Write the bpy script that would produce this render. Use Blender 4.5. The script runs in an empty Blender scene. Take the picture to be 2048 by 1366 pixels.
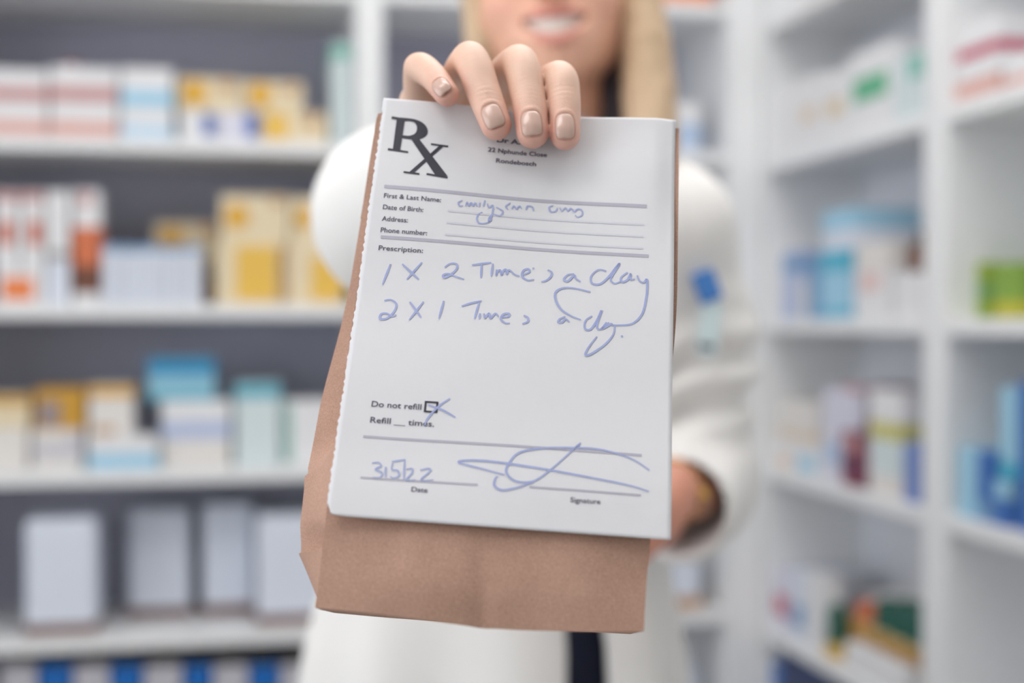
import bpy, bmesh, math, random
import numpy as np
from mathutils import Vector, Matrix, noise

# ------------------------------------------------------------------ camera
scene = bpy.context.scene
COL = scene.collection
cam_data = bpy.data.cameras.new('camera')
cam_data.lens = 50.0
cam_data.sensor_width = 36.0
cam_data.clip_start = 0.05
cam_data.dof.use_dof = True
cam_data.dof.focus_distance = 0.584
cam_data.dof.aperture_fstop = 4.1
cam = bpy.data.objects.new('camera', cam_data)
COL.objects.link(cam)
cam.location = (0, 0, 1.17)
cam.rotation_euler = (math.radians(90 - 0.766), 0, 0)
scene.camera = cam

# ------------------------------------------------------------------ world, exposure
world = bpy.data.worlds.new('daylight')
scene.world = world
world.use_nodes = True
bg = world.node_tree.nodes['Background']
bg.inputs['Color'].default_value = (0.93, 0.96, 1.0, 1)
bg.inputs['Strength'].default_value = 4.2
scene.view_settings.view_transform = 'Standard'
scene.view_settings.look = 'None'
scene.view_settings.gamma = 1.0
scene.view_settings.exposure = -0.46
scene.view_settings.use_curve_mapping = False
try:
    scene.cycles.use_denoising = True
    scene.cycles.max_bounces = 8
    scene.cycles.diffuse_bounces = 4
    scene.cycles.caustics_reflective = False
    scene.cycles.caustics_refractive = False
except Exception:
    pass
PANEL_STRENGTH = 9.0
PANEL_COLOR = (1.0, 0.975, 0.96, 1)

# ------------------------------------------------------------------ colour and material helpers
def lin(rgb):
    out = []
    for c in rgb:
        c = c / 255.0
        out.append(c / 12.92 if c <= 0.04045 else ((c + 0.055) / 1.055) ** 2.4)
    return (out[0], out[1], out[2], 1.0)

MATS = {}
def material(name, rgb, rough=0.5, bump=0.0, scale=40.0, var=0.04, metal=0.0, sss=0.0, coat=0.0, stretch=None, spec=0.5, detail=4.0):
    """plain procedural material: colour with slight noise variation and fine noise relief"""
    if name in MATS:
        return MATS[name]
    m = bpy.data.materials.new(name)
    m.use_nodes = True
    nt = m.node_tree
    b = nt.nodes['Principled BSDF']
    base = lin(rgb)
    tc = nt.nodes.new('ShaderNodeTexCoord')
    mp = nt.nodes.new('ShaderNodeMapping')
    nt.links.new(tc.outputs['Object'], mp.inputs['Vector'])
    if stretch:
        mp.inputs['Scale'].default_value = stretch
    nz = nt.nodes.new('ShaderNodeTexNoise')
    nz.inputs['Scale'].default_value = scale
    nz.inputs['Detail'].default_value = detail
    nt.links.new(mp.outputs['Vector'], nz.inputs['Vector'])
    ramp = nt.nodes.new('ShaderNodeMix')
    ramp.data_type = 'RGBA'
    ramp.inputs['A'].default_value = tuple(c * (1 - var) for c in base[:3]) + (1,)
    ramp.inputs['B'].default_value = tuple(min(1, c * (1 + var)) for c in base[:3]) + (1,)
    nt.links.new(nz.outputs['Fac'], ramp.inputs['Factor'])
    nt.links.new(ramp.outputs['Result'], b.inputs['Base Color'])
    b.inputs['Roughness'].default_value = rough
    b.inputs['Metallic'].default_value = metal
    b.inputs['Specular IOR Level'].default_value = spec
    if sss:
        b.inputs['Subsurface Weight'].default_value = sss
        b.inputs['Subsurface Radius'].default_value = (1.0, 0.35, 0.2)
        b.inputs['Subsurface Scale'].default_value = 0.004
    if coat:
        b.inputs['Coat Weight'].default_value = coat
        b.inputs['Coat Roughness'].default_value = 0.08
    if bump:
        bp = nt.nodes.new('ShaderNodeBump')
        bp.inputs['Strength'].default_value = bump
        bp.inputs['Distance'].default_value = 0.002
        nt.links.new(nz.outputs['Fac'], bp.inputs['Height'])
        nt.links.new(bp.outputs['Normal'], b.inputs['Normal'])
    MATS[name] = m
    return m

def emitter(name, color, strength):
    m = bpy.data.materials.new(name)
    m.use_nodes = True
    nt = m.node_tree
    nt.nodes.remove(nt.nodes['Principled BSDF'])
    e = nt.nodes.new('ShaderNodeEmission')
    e.inputs['Color'].default_value = color
    e.inputs['Strength'].default_value = strength
    nt.links.new(e.outputs['Emission'], nt.nodes['Material Output'].inputs['Surface'])
    return m

# ------------------------------------------------------------------ object helpers
def link(name, mesh, mat, parent=None, smooth=False):
    o = bpy.data.objects.new(name, mesh)
    COL.objects.link(o)
    if mat is not None and not mesh.materials:
        mesh.materials.append(mat)
    if parent is not None:
        o.parent = parent
    if smooth:
        mesh.polygons.foreach_set('use_smooth', [True] * len(mesh.polygons))
    return o

def empty(name, loc=(0, 0, 0), rotz=0.0):
    o = bpy.data.objects.new(name, None)
    COL.objects.link(o)
    o.location = loc
    o.rotation_euler = (0, 0, rotz)
    o.empty_display_size = 0.05
    return o

def tag(o, label, cat, group=None, kind=None):
    o['label'] = label
    o['category'] = cat
    if group:
        o['group'] = group
    if kind:
        o['kind'] = kind
    return o

def structure(o, label=None):
    o['kind'] = 'structure'
    if label:
        o['label'] = label
    return o

def box_bm(bm, x0, x1, y0, y1, z0, z1, bevel=0.0, seg=2):
    t = bmesh.new()
    bmesh.ops.create_cube(t, size=1.0)
    for v in t.verts:
        v.co = Vector(((x0 + x1) / 2 + v.co.x * (x1 - x0), (y0 + y1) / 2 + v.co.y * (y1 - y0), (z0 + z1) / 2 + v.co.z * (z1 - z0)))
    if bevel > 0:
        bmesh.ops.bevel(t, geom=list(t.edges), offset=bevel, segments=seg, affect='EDGES', profile=0.5)
    me = bpy.data.meshes.new('tmp')
    t.to_mesh(me)
    t.free()
    bm.from_mesh(me)
    bpy.data.meshes.remove(me)

def box_mesh(name, x0, x1, y0, y1, z0, z1, bevel=0.0, seg=2):
    bm = bmesh.new()
    box_bm(bm, x0, x1, y0, y1, z0, z1, bevel, seg)
    me = bpy.data.meshes.new(name)
    bm.to_mesh(me)
    bm.free()
    return me

def lathe_mesh(name, prof, n=24, sx=1.0, sy=1.0):
    verts, faces = [], []
    for r, z in prof:
        for k in range(n):
            a = 2 * math.pi * k / n
            verts.append((r * math.cos(a) * sx, r * math.sin(a) * sy, z))
    for i in range(len(prof) - 1):
        for k in range(n):
            k2 = (k + 1) % n
            faces.append((i * n + k, i * n + k2, (i + 1) * n + k2, (i + 1) * n + k))
    faces.append(tuple(range(n - 1, -1, -1)))
    faces.append(tuple((len(prof) - 1) * n + k for k in range(n)))
    me = bpy.data.meshes.new(name)
    me.from_pydata(verts, [], faces)
    return me

def tube_mesh(name, pts, rad, n=10, closed=False):
    pts = [Vector(p) for p in pts]
    verts, faces = [], []
    m = len(pts)
    for i, p in enumerate(pts):
        if closed:
            d = pts[(i + 1) % m] - pts[i - 1]
        else:
            d = pts[min(i + 1, m - 1)] - pts[max(i - 1, 0)]
        d.normalize()
        s = d.cross(Vector((0.13, 0.21, 1))).normalized()
        t = d.cross(s)
        r = rad[i] if isinstance(rad, (list, tuple)) else rad
        for k in range(n):
            a = 2 * math.pi * k / n
            verts.append(p + s * (r * math.cos(a)) + t * (r * math.sin(a)))
    rng = m if closed else m - 1
    for i in range(rng):
        j = (i + 1) % m
        for k in range(n):
            k2 = (k + 1) % n
            faces.append((i * n + k, i * n + k2, j * n + k2, j * n + k))
    if not closed:
        faces.append(tuple(range(n - 1, -1, -1)))
        faces.append(tuple((m - 1) * n + k for k in range(n)))
    me = bpy.data.meshes.new(name)
    me.from_pydata(verts, [], faces)
    return me

# ------------------------------------------------------------------ room frame
# the room is turned about 11 degrees against the view; B runs along the back shelves, R runs into the depth
ROOM_ROT = math.radians(11.13)
Q = Vector((0.520, 2.95, 0.0))             # inner corner where the two shelf fronts meet
Bv = Vector((math.cos(ROOM_ROT), math.sin(ROOM_ROT), 0))
Rv = Vector((-math.sin(ROOM_ROT), math.cos(ROOM_ROT), 0))
room = None
def placed(o):
    """put an object whose mesh is in room coordinates (x along B, y along R, origin Q) into the world"""
    o.location = Q
    o.rotation_euler = (0, 0, ROOM_ROT)
    return o

WALL = material('wall_paint', (226, 226, 224), 0.7, 0.05, 60)
CEIL = material('ceiling_paint', (235, 235, 233), 0.8, 0.05, 60)
FLOOR = material('vinyl_floor', (168, 166, 164), 0.35, 0.04, 25, 0.1)
WHITE_BOARD = material('white_laminate', (232, 233, 234), 0.35, 0.03, 50)
GREY_BACK = material('grey_backing', (188, 189, 207), 0.6, 0.05, 40)
GREY_BACK_R = material('pale_backing', (232, 235, 242), 0.6, 0.05, 40)

X0, X1, Y0, Y1, H = -3.2, 0.285, -4.6, 0.42, 2.72
structure(placed(link('floor', box_mesh('floor', X0, X1, Y0, Y1, -0.08, 0.0), FLOOR)))
structure(placed(link('ceiling', box_mesh('ceiling', X0, X1, Y0, Y1, H, H + 0.08), CEIL)))
structure(placed(link('wall_back', box_mesh('wall_back', X0, X1 + 0.1, Y1, Y1 + 0.1, -0.08, H + 0.08), WALL)))
structure(placed(link('wall_right', box_mesh('wall_right', X1, X1 + 0.1, Y0, Y1, -0.08, H + 0.08), WALL)))
wl = bmesh.new()
WY0, WY1 = -3.8, -0.9  # unseen opening added to bring light in from the left
box_bm(wl, X0 - 0.1, X0, Y0, Y1 + 0.1, -0.08, 0.55)
box_bm(wl, X0 - 0.1, X0, Y0, Y1 + 0.1, 2.45, H + 0.08)
box_bm(wl, X0 - 0.1, X0, Y0, WY0, 0.55, 2.45)
box_bm(wl, X0 - 0.1, X0, WY1, Y1 + 0.1, 0.55, 2.45)
me = bpy.data.meshes.new('wall_left'); wl.to_mesh(me); wl.free()
structure(placed(link('wall_left', me, WALL)))
wf_ = bmesh.new()  # frame without pane for the added opening
for k in range(4):
    yy = WY0 + (WY1 - WY0) * k / 3
    box_bm(wf_, X0 - 0.07, X0 - 0.03, yy - 0.025, yy + 0.025, 0.55, 2.45)
for zz in (0.57, 2.43):
    box_bm(wf_, X0 - 0.07, X0 - 0.03, WY0, WY1, zz - 0.02, zz + 0.02)
me = bpy.data.meshes.new('added_window'); wf_.to_mesh(me); wf_.free()
structure(placed(link('added_window', me, material('added_window_frame', (225, 225, 225), 0.4))))
structure(placed(link('wall_front', box_mesh('wall_front', X0 - 0.1, X1 + 0.1, Y0 - 0.1, Y0, -0.08, H + 0.08), WALL)))

# ------------------------------------------------------------------ ceiling lights, unseen, added to brighten the shelves and the woman
PANEL = emitter('light_diffuser', PANEL_COLOR, PANEL_STRENGTH)
FRAME = material('light_frame', (230, 230, 230), 0.4)
def added_ceiling_light(x, y, label):
    root = placed(empty('added_ceiling_light'))
    root.location = Q + Bv * x + Rv * y + Vector((0, 0, H))
    fm = bmesh.new()
    for a in ((-.62, .62, -.32, -.29), (-.62, .62, .29, .32), (-.62, -.59, -.29, .29), (.59, .62, -.29, .29)):
        box_bm(fm, a[0], a[1], a[2], a[3], -0.03, -0.001)
    m = bpy.data.meshes.new('light_frame'); fm.to_mesh(m); fm.free()
    link('light_frame', m, FRAME, root)
    link('diffuser', box_mesh('diffuser', -.59, .59, -.29, .29, -0.022, -0.012), PANEL, root)
    tag(root, label, 'ceiling light', 'added ceiling light panels')

LIGHT_SPOTS = [(-0.50, -0.95, 'added unseen rectangular white ceiling light panel nearest the corner of the shelves'),
               (-0.75, -1.9, 'added unseen rectangular white ceiling light panel above the paper bag'),
               (-2.0, -2.4, 'added unseen rectangular white ceiling light panel left of the others, near the added opening')]
for lx, ly, ll in LIGHT_SPOTS:
    added_ceiling_light(lx, ly, ll)

# ------------------------------------------------------------------ shelving
LSH = {-1: 1.80, 0: 1.495, 1: 1.178, 2: .862, 3: .546, 4: .23}
RSH = {-1: 1.763, 0: 1.478, 1: 1.150, 2: .848, 3: .516, 4: .20}
TH = 0.026
unit = placed(empty('shelving_unit'))
tag(unit, 'white shelving unit with grey back along the back wall behind the woman', 'shelving unit')
ups = [(-1.70, -1.645), (-0.8418, -0.7868), (-0.0766, -0.0006)]
for a, b_ in ups:
    link('upright', box_mesh('upright', a, b_, 0, 0.36, 0, 2.35, 0.003), WHITE_BOARD, unit)
for (a, b_) in ((ups[0][1], ups[1][0]), (ups[1][1], ups[2][0])):
    link('back_panel', box_mesh('back_panel', a, b_, 0.345, 0.36, 0.08, 2.33), GREY_BACK, unit)
    for z in list(LSH.values()) + [0.06, 2.10, 2.324]:
        link('shelf_board', box_mesh('shelf_board', a + .0005, b_ - .0005, 0.002, 0.345, z, z + TH, 0.002), WHITE_BOARD, unit)
unit2 = placed(empty('shelving_unit'))
tag(unit2, 'white shelving unit along the right hand wall', 'shelving unit')
# in the right unit y runs towards the viewer as -t
ups2 = [(0.0004, 0.0140), (0.6964, 0.7693), (1.46, 1.52)]
for a, b_ in ups2:
    link('upright', box_mesh('upright', 0, 0.23, -b_, -a, 0, 2.35, 0.003), WHITE_BOARD, unit2)
for (a, b_) in ((ups2[0][1], ups2[1][0]), (ups2[1][1], ups2[2][0])):
    link('back_panel', box_mesh('back_panel', 0.218, 0.23, -b_, -a, 0.08, 2.33), GREY_BACK_R, unit2)
    for z in list(RSH.values()) + [0.03, 2.06, 2.324]:
        link('shelf_board', box_mesh('shelf_board', 0.002, 0.218, -b_ + .0005, -a - .0005, z, z + TH, 0.002), WHITE_BOARD, unit2)

# ------------------------------------------------------------------ goods on the shelves
PAL = dict(white=(226,226,228), warm_white=(222,218,214), ice=(214,220,232), pale_grey=(196,194,202), grey=(160,156,156), cream=(224,208,176),
 yellow=(226,184,84), amber=(216,166,60), mustard=(196,148,52), tan=(186,146,104), taupe=(148,136,140), sand=(214,196,164), beige=(220,204,186),
 pink=(216,168,158), rose=(196,150,150), blush=(224,196,192), crimson=(190,84,106), maroon=(128,60,80), plum=(96,54,84), orange=(226,128,70), rust=(192,88,50),
 terracotta=(204,112,74), brown=(110,68,52), dark_brown=(54,38,40), dark_amber=(84,52,26), peach=(228,196,170),
 blue=(74,104,176), royal=(14,104,186), cobalt=(64,112,184), navy=(22,44,92), steel=(116,156,196), steel_pale=(176,196,224), sky=(158,204,228), pale_blue=(192,214,232),
 lavender=(178,190,220), lilac=(212,212,226), periwinkle=(116,138,196), teal=(96,172,190), teal_blue=(40,140,188), teal_pale=(140,190,210), turquoise=(76,176,204),
 mint=(130,190,176), mint_white=(208,220,222), green=(104,178,140), forest=(38,92,80), lime=(160,184,74), sage=(136,176,112), moss=(130,164,66), chartreuse=(186,180,58),
 olive=(200,194,116), gold=(214,178,84), gold_pale=(226,204,150), ochre=(194,150,82))
def paint(name):
    gloss = 0.25 if name in ('dark_amber', 'dark_brown', 'forest', 'plum') else 0.42
    return material('print_' + name, PAL[name], gloss, 0.03, 70, 0.03)
CARD = material('carton_edge', (205, 200, 192), 0.6)
PLASTIC_CAP = material('bottle_cap', (225, 225, 225), 0.35)

def carton(w, d, h, col, bands, patches, kind, name):
    """carton standing at its own origin: front at y = 0, running back to y = d"""
    if kind == 'tub':
        bm = bmesh.new(); box_bm(bm, 0, w, 0, d, 0, h, min(0.012, h * .1), 3)
    else:
        bm = bmesh.new(); box_bm(bm, 0, w, 0, d, 0, h, 0.0012, 2)
    me = bpy.data.meshes.new(name); bm.to_mesh(me); bm.free()
    o = link(name, me, paint(col))
    e = 0.0005
    g = 0.002 if kind == 'tub' else 0.0012
    for f0, f1, c in bands:
        t = bmesh.new()
        z0, z1 = max(f0 * h, g), min(f1 * h, h - g)
        x0, x1, y0, y1 = -e, w + e, -e, d + e
        vs = [t.verts.new((x, y, z)) for z in (z0, z1) for x, y in ((x0, y0), (x1, y0), (x1, y1), (x0, y1))]
        for k in range(4):
            t.faces.new((vs[k], vs[(k + 1) % 4], vs[4 + (k + 1) % 4], vs[4 + k]))
        mm = bpy.data.meshes.new('colour_band'); t.to_mesh(mm); t.free()
        link('colour_band', mm, paint(c), o)
    for x0, x1, z0, z1, c, sh in patches:
        if sh == 'c':
            r = min((x1 - x0) * w, (z1 - z0) * h) / 2
            cx, cz = (x0 + x1) / 2 * w, (z0 + z1) / 2 * h
            vs = [(cx + r * math.cos(2 * math.pi * k / 24), -2 * e, cz + r * math.sin(2 * math.pi * k / 24)) for k in range(24)]
            mm = bpy.data.meshes.new('printed_dot'); mm.from_pydata(vs, [], [tuple(range(24))])
            link('printed_dot', mm, paint(c), o)
        else:
            mm = box_mesh('printed_panel', x0 * w + .001, x1 * w - .001, -2 * e, 0.0002, z0 * h, z1 * h)
            link('printed_panel', mm, paint(c), o)
    if kind == 'box':
        # tucked end flap on top, with its slot
        link('tuck_flap', box_mesh('tuck_flap', .002, w - .002, .002, d * .35, h - .0002, h + .0002), paint(col), o)
    if kind == 'tub':
        link('carton_lid', box_mesh('carton_lid', .004, w - .004, .004, d - .004, h - .004, h + .002, 0.002), paint(col), o)
    return o

def binder(w, d, h, col, name):
    bm = bmesh.new()
    box_bm(bm, 0, w, 0, 0.004, 0, h, 0.0015)
    box_bm(bm, 0, 0.003, 0.004, d, 0, h)
    box_bm(bm, w - 0.003, w, 0.004, d, 0, h)
    me = bpy.data.meshes.new(name); bm.to_mesh(me); bm.free()
    o = link(name, me, paint(col))
    link('paper_block', box_mesh('paper_block', .004, w - .004, .008, d - .01, .004, h - .012), CARD, o)
    link('spine_label', box_mesh('spine_label', w * .2, w * .8, -.0006, .0002, h * .35, h * .7), paint('white'), o)
    ring = tube_mesh('finger_ring', [(w / 2 + .009 * math.cos(a), -.001, h * .16 + .009 * math.sin(a)) for a in [2 * math.pi * k / 16 for k in range(16)]], .0015, 6, True)
    link('finger_ring', ring, material('steel', (190, 190, 195), .3, metal=1.0), o)
    return o

def bottle(r, h, col, name, dx, dy):
    prof = [(r * .9, 0), (r, h * .03), (r, h * .62), (r * .9, h * .70), (r * .5, h * .78), (r * .42, h * .82), (r * .42, h * .86)]
    me = lathe_mesh(name, prof)
    o = link(name, me, paint(col), smooth=False)
    c = lathe_mesh('screw_cap', [(r * .52, h * .85), (r * .52, h * .995), (r * .45, h)])
    link('screw_cap', c, PLASTIC_CAP if col not in ('dark_brown', 'dark_amber', 'plum') else paint('dark_brown'), o)
    lab = lathe_mesh('bottle_label', [(r * 1.012, h * .15), (r * 1.012, h * .5)])
    link('bottle_label', lab, paint({'ice': 'pale_blue', 'forest': 'forest', 'terracotta': 'terracotta', 'dark_amber': 'brown', 'plum': 'maroon'}.get(col, 'tan') if col != 'dark_brown' else 'brown'), o)
    return o

ITEMS = [
 ('L',-1.538,-1.425,0.04,0.16,1.5214,1.5863,'box','white',[(0.08,0.5,'pink')],[],'medicine_carton','white carton with pink band,lower one at the far left of the top shelf','carton','pink banded cartons on the top back shelf'),
 ('L',-1.538,-1.425,0.04,0.16,1.5867,1.65,'box','white',[(0.05,0.5,'rose')],[],'medicine_carton','white carton with dusty pink band,upper one at the far left of the top shelf','carton','pink banded cartons on the top back shelf'),
 ('L',-1.419,-1.295,0.04,0.16,1.5214,1.5881,'box','white',[(0.08,0.5,'pink')],[],'medicine_carton','white and pink carton under another,left of the pale blue cartons','carton','pink banded cartons on the top back shelf'),
 ('L',-1.419,-1.295,0.04,0.16,1.5885,1.6572,'box','white',[(0.05,0.5,'rose')],[],'medicine_carton','upper white and pink carton carrying a tiny dark red pack,top left shelf','carton','pink banded cartons on the top back shelf'),
 ('L',-1.404,-1.369,0.1,0.06,1.6576,1.6794,'box','maroon',[],[(0.2,0.8,0.3,0.7,'white','r')],'small_pack','tiny dark red pack lying on the pink and white cartons','pack',None),
 ('L',-1.288,-1.192,0.03,0.15,1.5214,1.5814,'box','white',[(0.05,0.5,'pale_blue')],[],'medicine_carton','lower white carton with pale blue base,beside the pink banded cartons','carton','pale blue cartons on the top back shelf'),
 ('L',-1.288,-1.192,0.03,0.15,1.5818,1.6585,'box','white',[(0.05,0.45,'sky')],[],'medicine_carton','upper white carton with sky blue band,beside the pink banded cartons','carton','pale blue cartons on the top back shelf'),
 ('L',-1.179,-1.113,0.05,0.12,1.5214,1.5812,'box','white',[],[(0.65,0.98,0.2,0.95,'blue','r')],'medicine_packet','left white packet with blue edge under the yellow dotted cartons','packet','blue and white packets under the yellow cartons'),
 ('L',-1.108,-1.028,0.05,0.12,1.5214,1.5834,'box','lilac',[],[(0.68,0.98,0.2,0.95,'blue','r')],'medicine_packet','right pale lilac packet with blue edge under the yellow dotted cartons','packet','blue and white packets under the yellow cartons'),
 ('L',-1.022,-0.895,0.05,0.16,1.5214,1.5846,'box','cream',[],[(0.04,0.4,0.15,0.95,'yellow','r'),(0.65,0.85,0.55,0.95,'tan','r')],'medicine_carton','cream carton with square yellow panel standing on the top back shelf','carton','yellow and cream cartons on the top back shelf'),
 ('L',-1.184,-1.062,0.05,0.12,1.5816,1.6474,'box','cream',[],[(0.06,0.48,0.1,0.98,'amber','c'),(0.65,0.9,0.6,0.9,'tan','r')],'medicine_carton','left cream carton with round yellow dot lying on blue edged packets','carton','yellow and cream cartons on the top back shelf'),
 ('L',-1.056,-0.941,0.05,0.12,1.585,1.6446,'box','cream',[],[(0.06,0.48,0.1,0.98,'amber','c'),(0.65,0.9,0.6,0.9,'tan','r')],'medicine_carton','right cream carton with round yellow dot on the top back shelf','carton','yellow and cream cartons on the top back shelf'),
 ('L',-0.884,-0.845,0.05,0.2,1.5214,1.7267,'box','mint_white',[(0.84,0.97,'mint')],[],'medicine_carton','tall pale mint carton against the white upright of the back shelves','carton',None),
 ('L',-1.518,-1.432,0.04,0.14,1.2044,1.2727,'box','white',[],[(0.1,0.8,0.12,0.75,'orange','r')],'medicine_carton','low white carton with wide orange panel at the bottom of the far left stack','carton','orange and white cartons on the second back shelf'),
 ('L',-1.52,-1.478,0.04,0.14,1.2731,1.4187,'box','white',[(0.86,0.98,'rose')],[(0.2,0.8,0.3,0.62,'rust','r')],'medicine_carton','left tall white carton with orange square atop the wide orange carton','carton','orange and white cartons on the second back shelf'),
 ('L',-1.472,-1.432,0.04,0.14,1.2731,1.4196,'box','white',[(0.86,0.98,'rose')],[(0.3,0.9,0.3,0.62,'rust','r')],'medicine_carton','right tall white carton with orange square atop the wide orange carton','carton','orange and white cartons on the second back shelf'),
 ('L',-1.427,-1.385,0.04,0.14,1.2044,1.2875,'box','ice',[],[],'medicine_carton','short plain bluish white carton beside the orange panel carton','carton',None),
 ('L',-1.426,-1.386,0.04,0.14,1.2879,1.4204,'box','white',[(0.02,0.14,'grey')],[],'medicine_carton','tall white carton with grey foot beside the orange square cartons','carton',None),
 ('L',-1.378,-1.328,0.04,0.14,1.2044,1.4232,'box','white',[(0.1,0.34,'brown'),(0.34,0.68,'terracotta')],[(0.2,0.7,0.86,0.98,'rose','r')],'medicine_carton','tall white carton with terracotta band and shade painted brown below it,second back shelf','carton','orange and white cartons on the second back shelf'),  # brown band paints the shadow low on the carton
 ('L',-1.322,-1.29,0.03,0.12,1.2044,1.3186,'box','ice',[(0.9,0.99,'steel')],[],'slim_carton','first slim white carton from the left in the row before the yellow carton','carton','row of five slim white cartons'),
 ('L',-1.285,-1.252,0.03,0.12,1.2044,1.3171,'box','ice',[(0.9,0.99,'steel')],[],'slim_carton','second slim white carton from the left in the row before the yellow carton','carton','row of five slim white cartons'),
 ('L',-1.248,-1.215,0.03,0.12,1.2044,1.3194,'box','ice',[(0.9,0.99,'steel')],[],'slim_carton','third slim white carton from the left in the row before the yellow carton','carton','row of five slim white cartons'),
 ('L',-1.21,-1.177,0.03,0.12,1.2044,1.3179,'box','ice',[(0.9,0.99,'steel')],[],'slim_carton','fourth slim white carton from the left in the row before the yellow carton','carton','row of five slim white cartons'),
 ('L',-1.172,-1.14,0.03,0.12,1.2044,1.3202,'box','ice',[(0.9,0.99,'steel')],[],'slim_carton','fifth slim white carton from the left in the row before the yellow carton','carton','row of five slim white cartons'),
 ('L',-1.234,-1.109,0.17,0.1,1.2044,1.3723,'box','cream',[],[(0.06,0.5,0.6,0.97,'amber','c'),(0.7,0.95,0.85,0.97,'tan','r')],'medicine_carton','cream carton with yellow dot half hidden behind the slim white cartons','carton','yellow cartons on the second back shelf'),
 ('L',-1.134,-1.116,0.06,0.02,1.2044,1.2927,'bottle','dark_brown',[],[],'amber_bottle','small dark brown bottle between slim white cartons and yellow cartons','bottle',None),
 ('L',-1.11,-0.988,0.04,0.16,1.2044,1.3229,'box','cream',[],[(0.3,0.97,0.08,0.97,'yellow','r')],'medicine_carton','left lower cream carton with large yellow panel beside the dark bottle','carton','yellow cartons on the second back shelf'),
 ('L',-0.982,-0.861,0.04,0.16,1.2044,1.3242,'box','cream',[],[(0.0,0.1,0.08,0.97,'tan','r'),(0.45,0.97,0.08,0.8,'yellow','r')],'medicine_carton','right lower cream carton with yellow panel beside the white sleeve','carton','yellow cartons on the second back shelf'),
 ('L',-1.101,-0.969,0.05,0.15,1.3233,1.42,'box','cream',[],[(0.05,0.42,0.15,0.97,'amber','c'),(0.72,0.92,0.8,0.95,'tan','r')],'medicine_carton','left upper cream carton with yellow dot on the second back shelf','carton','yellow cartons on the second back shelf'),
 ('L',-0.963,-0.86,0.05,0.15,1.3246,1.4172,'box','cream',[],[(0.05,0.45,0.15,0.97,'amber','c')],'medicine_carton','right upper cream carton with yellow dot touching the white sleeve','carton','yellow cartons on the second back shelf'),
 ('L',-1.544,-1.463,0.05,0.14,0.8884,0.9671,'box','warm_white',[],[],'medicine_carton','plain white carton at the far left end of the third shelf','carton','white cartons on the third back shelf'),
 ('L',-1.544,-1.46,0.05,0.14,0.9675,1.03,'box','cream',[(0.72,0.97,'mustard')],[],'medicine_carton','cream carton with mustard top at the far left of the third shelf','carton','white cartons on the third back shelf'),
 ('L',-1.455,-1.362,0.04,0.14,0.8884,0.9111,'box','warm_white',[],[],'flat_carton','lowest flat white carton in the stack under the mustard carton','carton','white cartons on the third back shelf'),
 ('L',-1.455,-1.362,0.04,0.14,0.9115,0.9378,'box','pale_grey',[],[],'flat_carton','middle flat pale grey carton in the stack under the mustard carton','carton','white cartons on the third back shelf'),
 ('L',-1.455,-1.362,0.04,0.14,0.9382,0.9646,'box','warm_white',[],[(0.7,0.95,0.1,0.9,'pale_grey','r')],'medicine_carton','topmost flat white carton in the stack under the mustard carton','carton','white cartons on the third back shelf'),
 ('L',-1.449,-1.359,0.05,0.13,0.965,1.0424,'box','mustard',[],[(0.06,0.5,0.08,0.7,'taupe','r')],'medicine_carton','mustard yellow carton with taupe panel on the third back shelf','carton',None),
 ('L',-1.35,-1.221,0.02,0.15,0.8884,0.9509,'box','white',[(0.03,0.5,'sky')],[],'medicine_carton','white carton with sky blue lower half at the front of the third shelf','carton',None),
 ('L',-1.351,-1.268,0.05,0.13,0.9513,1.0474,'box','warm_white',[(0.78,0.98,'amber')],[(0.1,0.6,0.04,0.18,'tan','r')],'medicine_carton','white carton with amber top strip on the sky blue based carton','carton',None),
 ('L',-1.216,-1.084,0.04,0.15,0.8884,0.9374,'box','warm_white',[],[],'medicine_carton','plain white carton lowest in the stack under the teal carton','carton','white cartons on the third back shelf'),
 ('L',-1.214,-1.084,0.04,0.15,0.9378,1.0172,'box','white',[(0.1,0.5,'lavender')],[],'medicine_carton','white carton with lavender band in the middle of the teal topped stack','carton','white cartons on the third back shelf'),
 ('L',-1.24,-1.114,0.06,0.13,1.0176,1.0996,'box','teal_pale',[(0.62,0.98,'teal_blue'),(0.02,0.15,'teal')],[],'medicine_carton','teal and pale blue carton crowning the stack on the third shelf','carton',None),
 ('L',-1.075,-0.987,0.05,0.14,0.8884,1.0499,'box','mint_white',[(0.82,0.99,'teal')],[],'medicine_carton','tall white carton with teal top beside the teal crowned stack','carton',None),
 ('L',-0.979,-0.885,0.05,0.14,0.8884,1.0144,'box','white',[],[(0.02,0.16,0.05,0.95,'mint','r')],'medicine_carton','white carton with mint edge beside the brown paper bag','carton',None),
 ('L',-1.468,-1.335,0.03,0.13,0.5724,0.7919,'tub','ice',[(0.01,0.1,'brown')],[],'supply_carton','plain white supply carton on the fourth back shelf,nearest the left edge','carton','white cartons on the fourth back shelf'),
 ('L',-1.288,-1.164,0.16,0.13,0.5724,0.7875,'tub','ice',[(0.01,0.1,'brown')],[],'supply_carton','plain white supply carton on the fourth back shelf,second from left and set back','carton','white cartons on the fourth back shelf'),
 ('L',-1.14,-1.037,0.16,0.13,0.5724,0.7962,'tub','ice',[(0.01,0.1,'brown')],[],'supply_carton','plain white supply carton on the fourth back shelf,third from left,partly behind another','carton','white cartons on the fourth back shelf'),
 ('L',-1.033,-0.896,0.04,0.13,0.5724,0.7866,'tub','ice',[(0.01,0.1,'brown')],[],'supply_carton','plain white supply carton on the fourth back shelf,touching the paper bag outline','carton','white cartons on the fourth back shelf'),
 ('L',-1.513,-1.451,0.05,0.22,0.2564,0.5146,'binder','pale_grey',[],[],'ring_binder','leftmost pale grey binder from the left on the lowest back shelf','binder','blue and white binders on the lowest back shelf'),
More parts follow.
